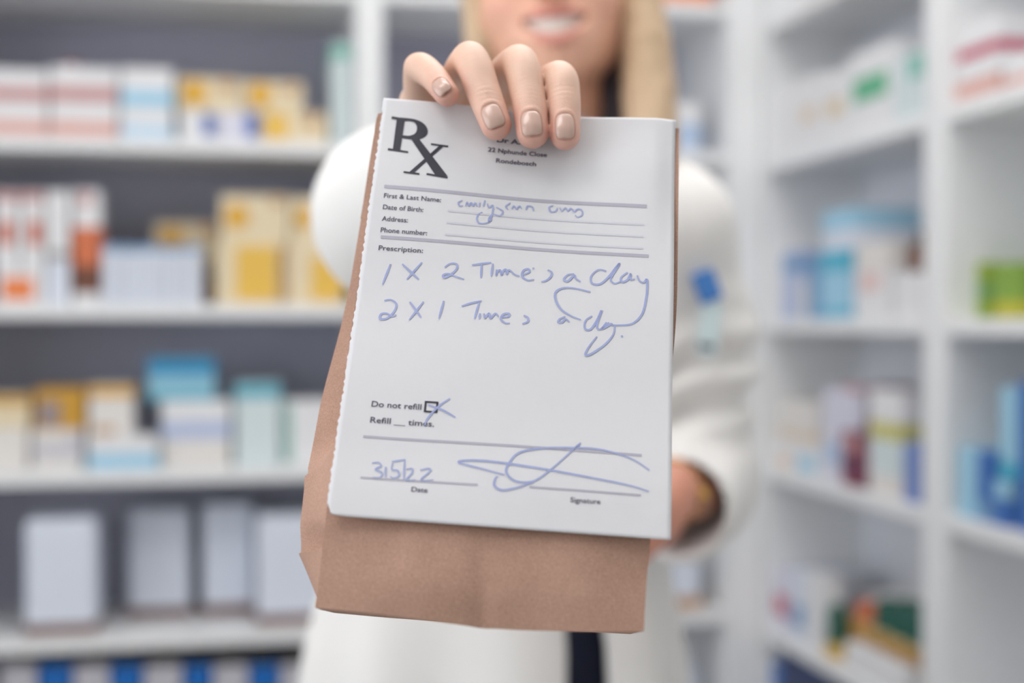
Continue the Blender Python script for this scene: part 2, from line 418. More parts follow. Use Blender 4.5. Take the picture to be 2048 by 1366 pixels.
 ('L',-1.445,-1.386,0.05,0.22,0.2564,0.5115,'binder','royal',[],[],'ring_binder','leftmost royal blue binder from the left on the lowest back shelf','binder','blue and white binders on the lowest back shelf'),
 ('L',-1.38,-1.316,0.05,0.22,0.2564,0.5084,'binder','pale_grey',[],[],'ring_binder','second pale grey binder from the left on the lowest back shelf','binder','blue and white binders on the lowest back shelf'),
 ('L',-1.311,-1.254,0.05,0.22,0.2564,0.5053,'binder','royal',[],[],'ring_binder','second royal blue binder from the left on the lowest back shelf','binder','blue and white binders on the lowest back shelf'),
 ('L',-1.248,-1.179,0.05,0.22,0.2564,0.5021,'binder','pale_grey',[],[],'ring_binder','third pale grey binder from the left on the lowest back shelf','binder','blue and white binders on the lowest back shelf'),
 ('L',-1.173,-1.122,0.05,0.22,0.2564,0.499,'binder','royal',[],[],'ring_binder','third royal blue binder from the left on the lowest back shelf','binder','blue and white binders on the lowest back shelf'),
 ('L',-1.116,-1.052,0.05,0.22,0.2564,0.4961,'binder','pale_grey',[],[],'ring_binder','fourth pale grey binder from the left on the lowest back shelf','binder','blue and white binders on the lowest back shelf'),
 ('L',-1.047,-0.992,0.05,0.22,0.2564,0.4931,'binder','royal',[],[],'ring_binder','fourth royal blue binder from the left on the lowest back shelf','binder','blue and white binders on the lowest back shelf'),
 ('L',-0.986,-0.922,0.05,0.22,0.2564,0.49,'binder','pale_grey',[],[],'ring_binder','last pale grey binder from the left on the lowest back shelf','binder','blue and white binders on the lowest back shelf'),
 ('L',-0.211,-0.097,0.04,0.15,1.8264,1.8828,'box','orange',[],[],'medicine_carton','orange carton at the very top behind the blonde hair','carton',None),
 ('L',-0.19,-0.118,0.05,0.15,1.5214,1.5406,'box','ice',[(0.1,0.5,'steel_pale')],[],'flat_carton','lowest flat pale blue carton behind the coat shoulder','carton','flat blue and white cartons behind the coat shoulder'),
 ('L',-0.19,-0.118,0.05,0.15,1.541,1.5845,'box','steel_pale',[],[],'flat_carton','middle flat blue grey carton behind the coat shoulder','carton','flat blue and white cartons behind the coat shoulder'),
 ('L',-0.19,-0.118,0.05,0.15,1.5849,1.6273,'box','white',[],[],'flat_carton','topmost flat white carton right of the blonde hair','carton','flat blue and white cartons behind the coat shoulder'),
 ('L',-0.174,-0.117,0.04,0.15,0.5724,0.6733,'tub','ice',[(0.01,0.25,'tan')],[],'supply_carton','white carton with tan base in the corner right of the coat','carton',None),
 ('L',-0.167,-0.108,0.06,0.06137175542116073,0.2564,0.4989,'bottle','ice',[],[],'supply_bottle','white bottle on the lowest shelf right of the coat hem','bottle',None),
 ('R',0.018,0.13,0.015,0.14,1.5044,1.6542,'box','white',[],[],'medicine_carton','plain white carton nearest the corner on the top right hand shelf','carton','white cartons on the top right hand shelf'),
 ('R',0.14,0.258,0.015,0.14,1.5044,1.6471,'box','white',[],[(0.2,0.8,0.35,0.6,'beige','r')],'medicine_carton','white carton with beige patch on the top right hand shelf','carton','white cartons on the top right hand shelf'),
 ('R',0.267,0.374,0.015,0.14,1.5044,1.6367,'box','white',[],[(0.2,0.85,0.35,0.6,'sand','r')],'medicine_carton','white carton with sand patch left of the green labelled carton','carton','white cartons on the top right hand shelf'),
 ('R',0.385,0.556,0.015,0.14,1.5044,1.6492,'box','white',[],[(0.1,0.9,0.38,0.68,'green','r')],'medicine_carton','white carton with green label on the top right hand shelf','carton','white cartons on the top right hand shelf'),
 ('R',0.567,0.609,0.015,0.14,1.5044,1.6103,'box','mint_white',[],[],'slim_carton','slim pale mint carton right of the green labelled carton','carton',None),
 ('R',0.616,0.661,0.015,0.14,1.5044,1.6125,'box','mint_white',[(0.6,0.95,'mint')],[],'slim_carton','slim carton with mint top against the right hand upright','carton',None),
 ('R',0.774,0.897,0.015,0.14,1.5044,1.5646,'box','white',[(0.1,0.5,'pink')],[],'medicine_carton','lower white carton with pink band right of the upright','carton',None),
 ('R',0.774,0.892,0.018,0.14,1.565,1.6239,'box','white',[(0.05,0.35,'crimson')],[],'medicine_carton','upper white carton with crimson band near the top right corner','carton',None),
 ('R',0.909,1.019,0.015,0.14,1.5044,1.5511,'box','white',[(0.1,0.35,'pink')],[],'medicine_carton','white carton with thin pink band cut by the right picture edge','carton',None),
 ('R',0.018,0.057,0.015,0.14,1.1764,1.3139,'box','white',[],[],'slim_carton','slim white carton nearest the corner on the second right hand shelf','carton',None),
 ('R',0.067,0.151,0.015,0.14,1.1764,1.3131,'box','lavender',[(0.7,0.9,'steel')],[],'medicine_carton','lavender blue carton left of the turquoise carton','carton',None),
 ('R',0.16,0.19,0.015,0.14,1.1764,1.2531,'box','warm_white',[],[],'slim_carton','very slim short white carton between two blue cartons','carton',None),
 ('R',0.2,0.251,0.015,0.14,1.1764,1.2901,'box','steel',[],[],'slim_carton','slim steel blue carton touching the turquoise carton','carton',None),
 ('R',0.26,0.387,0.015,0.14,1.1764,1.3044,'box','sky',[(0.7,0.97,'turquoise'),(0.05,0.14,'turquoise')],[],'medicine_carton','turquoise and sky blue carton on the second right hand shelf','carton',None),
 ('R',0.262,0.397,0.018,0.13,1.3048,1.3781,'box','ice',[(0.5,0.98,'sky')],[],'medicine_carton','sky blue topped white carton lying on the turquoise carton','carton',None),
 ('R',0.41,0.543,0.015,0.14,1.1764,1.2163,'box','white',[],[],'medicine_carton','lowest white carton in the stack right of the turquoise carton','carton',None),
 ('R',0.404,0.537,0.018,0.14,1.2167,1.2603,'box','white',[],[(0.1,0.8,0.2,0.9,'blush','r')],'medicine_carton','middle white carton with blush patch right of the turquoise carton','carton',None),
 ('R',0.404,0.537,0.018,0.14,1.2607,1.3093,'box','warm_white',[],[],'medicine_carton','topmost warm white carton in the stack right of the turquoise carton','carton',None),
 ('R',0.575,0.661,0.015,0.14,1.1764,1.2525,'box','white',[],[],'medicine_carton','white carton with an amber bottle standing on it','carton',None),
 ('R',0.583,0.648,0.018,0.0671858454492088,1.2529,1.3212,'bottle','dark_amber',[],[],'amber_bottle','dark amber glass bottle on a white carton by the upright','bottle',None),
 ('R',0.774,0.787,0.05,0.1,1.1764,1.2028,'box','lime',[],[],'small_carton','lowest green carton in the left green stack beyond the upright','carton','green and lime cartons on the right hand shelves'),
 ('R',0.774,0.787,0.05,0.1,1.2032,1.2326,'box','sage',[],[],'small_carton','middle green carton in the left green stack beyond the upright','carton','green and lime cartons on the right hand shelves'),
 ('R',0.774,0.787,0.05,0.1,1.233,1.2623,'box','lime',[],[],'small_carton','topmost green carton in the left green stack beyond the upright','carton','green and lime cartons on the right hand shelves'),
 ('R',0.827,0.9,0.05,0.1,1.1764,1.2012,'box','chartreuse',[],[],'small_carton','lowest green carton in the right green stack beyond the upright','carton','green and lime cartons on the right hand shelves'),
 ('R',0.827,0.9,0.05,0.1,1.2016,1.2294,'box','moss',[],[],'small_carton','middle green carton in the right green stack beyond the upright','carton','green and lime cartons on the right hand shelves'),
 ('R',0.827,0.9,0.05,0.1,1.2298,1.2576,'box','moss',[],[],'small_carton','topmost green carton in the right green stack beyond the upright','carton','green and lime cartons on the right hand shelves'),
 ('R',0.018,0.262,0.015,0.14,0.8744,0.9318,'box','white',[],[(0.12,0.4,0.1,0.45,'peach','r'),(0.55,0.9,0.1,0.6,'sky','r')],'flat_carton','flat white carton with peach and blue patches on the third right hand shelf','carton',None),
 ('R',0.038,0.232,0.018,0.12,0.9322,1.0162,'box','warm_white',[(0.05,0.3,'beige')],[],'medicine_carton','white carton with beige foot lying on the flat patched carton','carton',None),
 ('R',0.274,0.348,0.015,0.12,0.8744,1.049,'box','lilac',[(0.2,0.4,'steel_pale')],[],'medicine_carton','tall pale lilac carton left of the maroon carton','carton',None),
 ('R',0.359,0.425,0.015,0.12,0.8744,0.974,'box','maroon',[(0.3,0.5,'plum')],[(0.3,0.9,0.6,0.95,'rose','r')],'medicine_carton','maroon carton with rose patch on the third right hand shelf','carton',None),
 ('R',0.352,0.418,0.018,0.11,0.9744,1.0568,'box','lilac',[(0.85,0.98,'rose')],[],'medicine_carton','pale lilac carton standing on the maroon carton','carton',None),
 ('R',0.471,0.591,0.015,0.14,0.8744,0.9092,'box','warm_white',[],[],'flat_carton','lowest flat warm white carton in the stack beside the slim blue carton','carton',None),
 ('R',0.465,0.585,0.018,0.14,0.9096,0.9385,'box','mint_white',[],[],'flat_carton','second lowest pale grey carton in the stack beside the slim blue carton','carton',None),
 ('R',0.465,0.585,0.018,0.14,0.9389,0.9685,'box','mint_white',[],[],'medicine_carton','pale grey carton just below the flat olive yellow carton','carton',None),
 ('R',0.465,0.585,0.018,0.14,0.9689,0.9985,'box','olive',[],[],'flat_carton','flat olive yellow carton in the stack beside the slim blue carton','carton',None),
 ('R',0.465,0.585,0.018,0.14,0.9989,1.0525,'box','white',[],[],'medicine_carton','white carton topping the stack with the olive carton','carton',None),
 ('R',0.437,0.463,0.015,0.02836404878593496,0.8744,1.042,'bottle','plum',[],[],'amber_bottle','thin plum coloured bottle between the maroon carton and the olive stack','bottle',None),
 ('R',0.607,0.654,0.015,0.14,0.8744,0.973,'box','periwinkle',[],[],'slim_carton','slim periwinkle blue carton against the upright,third right hand shelf','carton',None),
 ('R',0.783,0.836,0.015,0.12,0.8744,0.9802,'box','sky',[],[],'medicine_carton','sky blue carton left of the cobalt carton near the right edge','carton',None),
 ('R',0.843,0.883,0.015,0.12,0.8744,0.9774,'box','cobalt',[(0.0,0.3,'steel')],[],'slim_carton','cobalt blue carton between sky blue cartons near the right edge','carton',None),
 ('R',0.89,0.93,0.015,0.12,0.8744,0.9418,'box','cobalt',[(0.6,0.98,'sky')],[],'slim_carton','short cobalt carton with sky top near the right edge','carton',None),
 ('R',0.9,0.943,0.018,0.1,0.9422,1.0763,'box','sky',[(0.0,0.2,'turquoise')],[],'medicine_carton','sky blue carton standing on the short cobalt carton','carton',None),
 ('R',0.956,1.013,0.015,0.12,0.8744,1.0862,'box','cobalt',[],[],'medicine_carton','tall cobalt carton cut by the right picture edge','carton',None),
 ('R',0.018,0.11,0.015,0.12,0.5424,0.6657,'box','lilac',[],[(0.2,0.9,0.25,0.6,'crimson','r')],'medicine_carton','pale lilac carton with crimson patch on the fourth right hand shelf','carton',None),
 ('R',0.119,0.19,0.015,0.12,0.5424,0.6825,'box','ice',[],[(0.1,0.95,0.2,0.5,'steel','r')],'medicine_carton','bluish white carton with steel patch on the fourth right hand shelf','carton',None),
 ('R',0.2,0.269,0.015,0.042,0.5424,0.6865,'box','white',[],[],'medicine_carton','plain white carton left of the green bottles,fourth right hand shelf','carton',None),
 ('R',0.283,0.322,0.015,0.042,0.5424,0.5675,'box','gold',[],[],'slim_carton','small golden carton under the first green bottle','carton',None),
 ('R',0.276,0.313,0.018,0.03,0.5679,0.6593,'bottle','forest',[],[],'green_bottle','single dark green bottle left of the cream carton','bottle',None),
 ('R',0.372,0.598,0.015,0.035,0.5424,0.589,'tub','white',[],[],'supply_pack','plump white pack lying before the golden carton','pack',None),
 ('R',0.236,0.563,0.06,0.12,0.5424,0.6125,'box','gold_pale',[(0.5,0.98,'ochre')],[],'medicine_carton','long golden carton carrying the orange and green bottles','carton',None),
 ('R',0.284,0.351,0.065,0.04,0.6129,0.66,'bottle','terracotta',[],[],'orange_bottle','terracotta bottle beside the dark green bottles','bottle',None),
 ('R',0.369,0.422,0.065,0.04,0.6129,0.6821,'bottle','forest',[],[],'green_bottle','left dark green bottle in the row of three on the golden carton','bottle','dark green bottles on the golden carton'),
 ('R',0.43,0.485,0.065,0.04,0.6129,0.6936,'bottle','forest',[],[],'green_bottle','middle dark green bottle in the row of three on the golden carton','bottle','dark green bottles on the golden carton'),
 ('R',0.492,0.548,0.065,0.04,0.6129,0.7052,'bottle','forest',[],[],'green_bottle','right dark green bottle in the row of three on the golden carton','bottle','dark green bottles on the golden carton'),
 ('R',0.018,0.057,0.015,0.14,0.2264,0.4696,'box','cobalt',[(0.3,0.5,'white')],[],'medicine_carton','cobalt carton with white band on the lowest right hand shelf','carton',None),
 ('R',0.072,0.304,0.015,0.14,0.2264,0.508,'box','navy',[],[],'medicine_carton','navy blue carton at the bottom right below the shelf','carton',None),
]

for (u, a0, a1, ins, dep, z0, z1, kind, col, bands, patches, name, label, cat, group) in ITEMS:
    w, h = a1 - a0, z1 - z0
    if kind == 'bottle':
        r = w / 2
        o = bottle(r, h, col, name, 0, 0)
        if u == 'L':
            loc = Q + Bv * (a0 + r) + Rv * (ins + r)
        else:
            loc = Q - Rv * (a0 + r) + Bv * (ins + r)
        o.location = loc + Vector((0, 0, z0)); o.rotation_euler = (0, 0, ROOM_ROT)
    else:
        o = binder(w, dep, h, col, name) if kind == 'binder' else carton(w, dep, h, col, bands, patches, kind, name)
        if u == 'L':
            o.location = Q + Bv * a0 + Rv * ins + Vector((0, 0, z0)); o.rotation_euler = (0, 0, ROOM_ROT)
        else:
            o.location = Q - Rv * a0 + Bv * ins + Vector((0, 0, z0)); o.rotation_euler = (0, 0, ROOM_ROT - math.pi / 2)
    tag(o, label, cat, group)

# ------------------------------------------------------------------ the paper bag and the prescription
PO = Vector((0.00129448, 0.58389908, 1.17839571))
PU = Vector((0.9974396, -0.01080564, -0.07069283))
PN = Vector((-0.02532472, 0.87109109, -0.49046811))      # away from the viewer
PV = Vector((0.06687972, 0.49100259, 0.86858711))
def sstep(a, b, x):
    t = min(1, max(0, (x - a) / (b - a))); return t * t * (3 - 2 * t)
def dent(u, v):
    """how far the sheet is pushed back under the fingers (metres)"""
    return 0.0042 * math.exp(-((u - 0.012) / 0.036) ** 2) * sstep(0.02, 0.1, v)
def sheet_n(u, v):
    lift = 0.0035 * sstep(0.0, -0.1, v)
    curl = 0.0025 * sstep(0.055, 0.066, u) * math.exp(-((v - 0.07) / 0.03) ** 2)
    wave = 0.0005 * math.sin(u * 55 + v * 30) + 0.0004 * math.sin(v * 75 - u * 20)
    return dent(u, v) - lift + curl + wave * sstep(0.1, 0.07, abs(v))
def SP(u, v, off=0.0):
    """point on the sheet; off is height above its printed face"""
    return PO + PU * u + PV * v + PN * (sheet_n(u, v) - off)

KRAFT = bpy.data.materials.new('kraft_paper'); KRAFT.use_nodes = True
nt = KRAFT.node_tree; bs = nt.nodes['Principled BSDF']
tc = nt.nodes.new('ShaderNodeTexCoord')
n1 = nt.nodes.new('ShaderNodeTexNoise'); n1.inputs['Scale'].default_value = 1700; n1.inputs['Detail'].default_value = 3
n2 = nt.nodes.new('ShaderNodeTexNoise'); n2.inputs['Scale'].default_value = 35; n2.inputs['Detail'].default_value = 5
for n_ in (n1, n2): nt.links.new(tc.outputs['Object'], n_.inputs['Vector'])
mixn = nt.nodes.new('ShaderNodeMath'); mixn.operation = 'MULTIPLY_ADD'; mixn.inputs[1].default_value = 0.65
sc2 = nt.nodes.new('ShaderNodeMath'); sc2.operation = 'MULTIPLY'; sc2.inputs[1].default_value = 0.35
nt.links.new(n2.outputs['Fac'], sc2.inputs[0]); nt.links.new(n1.outputs['Fac'], mixn.inputs[0]); nt.links.new(sc2.outputs[0], mixn.inputs[2])
cr = nt.nodes.new('ShaderNodeValToRGB')
cr.color_ramp.elements[0].position = 0.32; cr.color_ramp.elements[0].color = lin((156, 122, 105))
cr.color_ramp.elements[1].position = 0.68; cr.color_ramp.elements[1].color = lin((192, 155, 137))
nt.links.new(mixn.outputs[0], cr.inputs['Fac']); nt.links.new(cr.outputs['Color'], bs.inputs['Base Color'])
bs.inputs['Roughness'].default_value = 0.75; bs.inputs['Specular IOR Level'].default_value = 0.25
bpn = nt.nodes.new('ShaderNodeBump'); bpn.inputs['Strength'].default_value = 0.25; bpn.inputs['Distance'].default_value = 0.0006
nt.links.new(mixn.outputs[0], bpn.inputs['Height']); nt.links.new(bpn.outputs['Normal'], bs.inputs['Normal'])

def interp(x, tab):
    for (xa, ya), (xb, yb) in zip(tab, tab[1:]):
        if x <= xb:
            return ya + (yb - ya) * (x - xa) / (xb - xa)
    return tab[-1][1]
VTOP, VBOT = 0.0965, -0.134
T_TAB = [(-.0965, .0050), (-.085, .0085), (-.057, .018), (-.0215, .028), (-.0022, .034), (.0306, .042), (.071, .048), (.134, .056)]
UB_TAB = [(-.0965, -.0679), (-.057, -.0704), (-.0215, -.0728), (-.0022, -.0752), (.0306, -.0803), (.062, -.0822), (.078, -.0790), (.11, -.0740), (.134, -.0640)]
def bag_n_front(u, v):
    w = 0.0007 * math.sin(u * 90 + 2 * math.sin(v * 40)) * sstep(-0.02, -0.12, v)
    crease = 0.0012 * math.exp(-((u + 0.004 + 0.08 * (v + .12)) / 0.004) ** 2) * sstep(-0.09, -0.13, v)
    bulge = -0.004 * math.exp(-((u) / 0.05) ** 2) * sstep(-0.05, -0.11, v) * sstep(-0.140, -0.12, v)
    return 0.0022 + dent(u, v) * 1.0 + w + crease + bulge
def bag_loop(v):
    """cross-section at height v: list of (u, v, n)"""
    tau = (VTOP - v) / (VTOP - VBOT)
    uL, uR = -0.0652 + .0004 * math.sin(v * 90), 0.0668 - 0.0105 * sstep(.35, 1.0, tau)
    T = interp(-v, T_TAB)
    uB = interp(-v, UB_TAB)
    # the left side fold runs inwards above and is pushed outwards by the contents below
    uC = interp(-v, [(-.0965, uL + .002), (-.085, uL + .006), (-.05, uL + .012), (.045, uL + .012), (.062, uL - .004), (.076, -.0802), (.0785, -.0792), (.1095, -.0782), (.1107, -.0782), (.1112, -.0778), (.134, -.0660)])
    popR = -0.006 * math.sin(math.pi * min(1, tau)) 
    nF0, nF1 = bag_n_front(uL, v), bag_n_front(uR, v)
    vb = v + 0.016 * sstep(.6, 1.0, tau)          # the back of the bag hangs a little higher
    vm = v + 0.008 * sstep(.6, 1.0, tau)
    if v < -0.1105: vm += 0.0
    pts = []
    NF = 48
    for i in range(NF + 1):
        u = uL + (uR - uL) * i / NF
        vv = v
        if tau > .9:
            vv = v - 0.0035 * sstep(.9, 1.0, tau) * math.sin(math.pi * (i / NF)) * (0.4 + 0.9 * i / NF)
        pts.append((u, vv, bag_n_front(u, v)))
    NS = 6
    for i in range(1, NS):
        t = i / NS
        pts.append((uR + popR * t, v + (vm - v) * t, nF1 + T * .5 * t))
    pts.append((uR + popR, vm, nF1 + T * .5))
    for i in range(1, NS):
        t = i / NS
        pts.append((uR + popR * (1 - t), vm + (vb - vm) * t, nF1 + T * .5 * (1 + t)))
    NB = 16
    for i in range(NB + 1):
        u = uR + (uB - uR) * i / NB
        pts.append((u, vb, nF1 + (nF0 - nF1) * i / NB + T + .002 * math.sin(math.pi * i / NB)))
    fold = sstep(-0.096, -0.1107, v) if v > -0.1109 else 0.0
    for i in range(1, NS):
        t = i / NS
        pts.append((uB + (uC - uB) * t, vb + (vm - vb) * t, nF0 + T * (1 - .5 * t)))
    pts.append((uC + .0012 * fold, vm, nF0 + T * .5))
    for i in range(1, NS):
        t = i / NS
        pts.append((uC + (uL - uC) * t + .0062 * fold * math.sin(math.pi * t) ** .7, vm + (v - vm) * t, nF0 + T * .5 * (1 - t)))
    return pts
vs_rows = sorted([VTOP + (VBOT - VTOP) * i / 86 for i in range(87)] + [-0.1107, -0.1112], reverse=True)
verts, faces = [], []
for v in vs_rows:
    lp = bag_loop(v)
    for (u, vv, n) in lp:
        d = noise.noise(Vector((u * 60, vv * 45, n * 60))) * 0.0006 * sstep(0.06, -0.05, vv)
        verts.append(PO + PU * (u + d * .4) + PV * vv + PN * (n + d))
nl = len(lp)
for r_ in range(len(vs_rows) - 1):
    for k in range(nl):
        k2 = (k + 1) % nl
        faces.append((r_ * nl + k, (r_ + 1) * nl + k, (r_ + 1) * nl + k2, r_ * nl + k2))
# closed bottom: fan to a slightly raised centre
base = (len(vs_rows) - 1) * nl
cc = sum((verts[base + k] for k in range(nl)), Vector()) / nl + PV * 0.003
verts.append(cc)
for k in range(nl):
    faces.append((base + (k + 1) % nl, base + k, len(verts) - 1))
me = bpy.data.meshes.new('paper_bag'); me.from_pydata(verts, [], faces)
bag = link('paper_bag', me, KRAFT, smooth=True)
for p in me.polygons[-nl:]: p.use_smooth = False
tag(bag, 'small brown kraft paper bag held up at the front by one hand', 'bag')
try:
    me.set_sharp_from_angle(angle=math.radians(28))
except Exception:
    pass
# folded-over top edge, seen as a second brown layer along the upper left
fv, ff = [], []
NR, NC = 14, 24
for i in range(NR + 1):
    v = 0.0955 - 0.045 * i / NR
    for j in range(NC + 1):
        u = interp(-v, UB_TAB) - .0003 + 0.1352 * j / NC
        fv.append(PO + PU * u + PV * v + PN * (0.0022 + interp(-v, T_TAB) + .0014 + dent(u, v)))
for i in range(NR):
    for j in range(NC):
        a = i * (NC + 1) + j
        ff.append((a, a + NC + 1, a + NC + 2, a + 1))
me = bpy.data.meshes.new('folded_top'); me.from_pydata(fv, [], ff)
fo = link('folded_top', me, KRAFT, bag, smooth=True)
md = fo.modifiers.new('thickness', 'SOLIDIFY'); md.thickness = 0.0012; md.offset = 1

# the sheet of paper
PAPER = material('white_paper', (219, 219, 223), 0.55, 0.04, 220, 0.012, spec=0.3)
rnd = random.Random(4)
NU, NV = 66, 160
pv, pf = [], []
jag = [rnd.uniform(-1, 1) for _ in range(NV + 1)]
for j in range(NV + 1):
    v = 0.1 - 0.2 * j / NV
    for i in range(NU + 1):
        u = -0.065 + 0.130 * i / NU
        if i == 0:
            u += 0.00026 * jag[j] + 0.0002 * math.sin(j * 2.2)
            if v < -0.0945: u += (-0.0945 - v) * 0.45
        off_v = 0
        if j == NV: off_v = 0.0006 * sstep(5, 0, i)
        pv.append(SP(u, v + off_v))
for j in range(NV):
    for i in range(NU):
        a = j * (NU + 1) + i
        pf.append((a, a + NU + 1, a + NU + 2, a + 1))
me = bpy.data.meshes.new('prescription_sheet'); me.from_pydata(pv, [], pf)
sheet = link('prescription_sheet', me, PAPER, smooth=True)
md = sheet.modifiers.new('thickness', 'SOLIDIFY'); md.thickness = 0.00022; md.offset = -1
tag(sheet, 'white prescription form with handwriting held against the brown paper bag', 'paper sheet')

INK = material('printed_ink', (44, 44, 58), 0.6)
INK_SMALL = material('printed_small_ink', (84, 82, 100), 0.6)
INK_GREY = material('printed_grey_rule', (176, 174, 188), 0.6)
INK_FAINT = material('printed_faint_rule', (206, 206, 216), 0.6)
PEN = material('blue_pen_ink', (158, 168, 212), 0.5, var=0.12, scale=300)
PEN_DARK = material('blue_pen_ink_strong', (92, 118, 188), 0.5, var=0.12, scale=300)
OFF = 0.00018
def flat_part(name, polys, mat, off=OFF):
    vv, fc = [], []
    for poly in polys:
        b0 = len(vv)
        for (u, v) in poly: vv.append(SP(u / 1000, v / 1000, off))
        fc.append(tuple(range(b0, len(vv))))
    m = bpy.data.meshes.new(name); m.from_pydata(vv, [], fc)
    return link(name, m, mat, sheet)
def rule(name, u0, v0, u1, v1, th, mat):
    polys = []; n = 24
    for i in range(n):
        a, b_ = i / n, (i + 1) / n
        ua, ub = u0 + (u1 - u0) * a, u0 + (u1 - u0) * b_
        va, vb = v0 + (v1 - v0) * a, v0 + (v1 - v0) * b_
        polys.append([(ua, va - th / 2), (ub, vb - th / 2), (ub, vb + th / 2), (ua, va + th / 2)])
    return flat_part(name, polys, mat, OFF * .8)
RXP = [[(-58.2,88.8),(-54.6,88.4),(-54.9,72.0),(-58.1,72.3)],[(-60.5,90.1),(-53.8,89.4),(-53.8,88.0),(-60.5,88.7)],[(-60.2,72.6),(-51.3,71.7),(-51.3,70.7),(-60.3,71.4)],[(-51.4,79.5),(-47.9,79.8),(-33.1,60.1),(-38.3,59.9)],[(-42.2,60.8),(-33.0,59.9),(-33.2,58.9),(-42.3,59.8)],[(-38.1,76.6),(-36.4,76.1),(-47.9,60.0),(-49.6,60.7)],[(-42.0,77.3),(-34.3,77.0),(-34.5,75.9),(-41.9,76.3)],[(-52.2,60.8),(-45.3,60.4),(-45.3,59.4),(-52.2,59.8)]]
RO = [(-56.7,89.8),(-50.3,89.5),(-46.2,87.6),(-44.1,84.3),(-44.5,81.1),(-47.1,79.0),(-50.6,78.3),(-55.6,78.8)]
RI = [(-56.6,88.2),(-51.2,88.1),(-49.3,86.5),(-48.8,83.9),(-49.6,81.6),(-51.5,80.4),(-52.9,80.2),(-55.7,80.4)]
def smooth_line(pts, n=6):
    out = []
    P = [pts[0]] + list(pts) + [pts[-1]]
    for i in range(1, len(P) - 2):
        for k in range(n):
            t = k / n
            q = []
            for c in (0, 1):
                p0, p1, p2, p3 = P[i-1][c], P[i][c], P[i+1][c], P[i+2][c]
                q.append(.5 * ((2*p1) + (-p0+p2)*t + (2*p0-5*p1+4*p2-p3)*t*t + (-p0+3*p1-3*p2+p3)*t**3))
            out.append(tuple(q))
    out.append(pts[-1])
    return out
ro, ri = smooth_line(RO, 5), smooth_line(RI, 5)
bowl = [[ro[i], ri[i], ri[i + 1], ro[i + 1]] for i in range(len(ro) - 1)]
flat_part('printed_symbol', RXP + bowl, INK)
rule('printed_rule', -59.6, 52.0, 53.0, 51.8, 1.7, INK_GREY)
rule('printed_rule', -58.3, 26.7, 54.3, 26.8, 1.5, INK_GREY)
rule('printed_rule', -54.7, -66.0, 53.3, -65.6, 1.0, INK_GREY)
rule('printed_rule', -53.6, -83.6, -8.9, -83.3, .8, INK_GREY)
rule('printed_rule', 10.8, -82.8, 53.3, -82.8, .8, INK_GREY)
for vv_ in (42.2, 36.2, 30.3):
    rule('printed_faint_rule', -31.5, vv_, 52.0, vv_ + .2, .9, INK_FAINT)
flat_part('printed_tick_box', [[(-32.4,-48.8),(-27.0,-48.8),(-27.0,-49.6),(-32.4,-49.6)],[(-32.4,-53.0),(-27.0,-53.0),(-27.0,-53.8),(-32.4,-53.8)],[(-32.4,-49.6),(-31.6,-49.6),(-31.6,-53.0),(-32.4,-53.0)],[(-27.8,-49.6),(-27.0,-49.6),(-27.0,-53.0),(-27.8,-53.0)]], INK)

def text_part(body, u, v, width, size, mat=INK_SMALL, bold=0.012):
    c = bpy.data.curves.new('printed_text', 'FONT')
    c.body = body; c.size = 1.0; c.offset = bold; c.resolution_u = 3
    o = bpy.data.objects.new('printed_text', c); COL.objects.link(o)
    dg = bpy.context.evaluated_depsgraph_get()
    m = bpy.data.meshes.new_from_object(o.evaluated_get(dg))
    bpy.data.objects.remove(o); bpy.data.curves.remove(c)
    xs = [w.co.x for w in m.vertices]
    x0, x1 = min(xs), max(xs)
    k = width / (x1 - x0)
    for w in m.vertices:
        w.co = SP((u + (w.co.x - x0) * k) / 1000, (v + w.co.y * size) / 1000, OFF)
    m.materials.clear()
    return link('printed_text', m, mat, sheet)
text_part('Dr A. Yeni', -13.5, 82.0, 20, 3.6, bold=.03)
text_part('22 Nphunde Close', -17.0, 76.2, 26, 3.4, bold=.02)
text_part('Rondebosch', -13.0, 70.6, 17.5, 3.4, bold=.02)
text_part('First & Last Name:', -59.2, 46.2, 24.4, 3.3)
text_part('Date of Birth:', -59.0, 40.4, 17.2, 3.3)
text_part('Address:', -58.8, 34.6, 11.0, 3.3)
text_part('Phone number:', -58.7, 29.0, 19.6, 3.3)
text_part('Prescription:', -58.6, 20.3, 18.6, 3.3)
text_part('Do not refill', -53.1, -52.8, 19.6, 3.6)
text_part('Refill __ times.', -52.8, -59.8, 25.0, 3.6)
text_part('Date', -33.8, -88.0, 6.2, 2.9)
text_part('Signature', 26.6, -87.8, 11.4, 2.9)

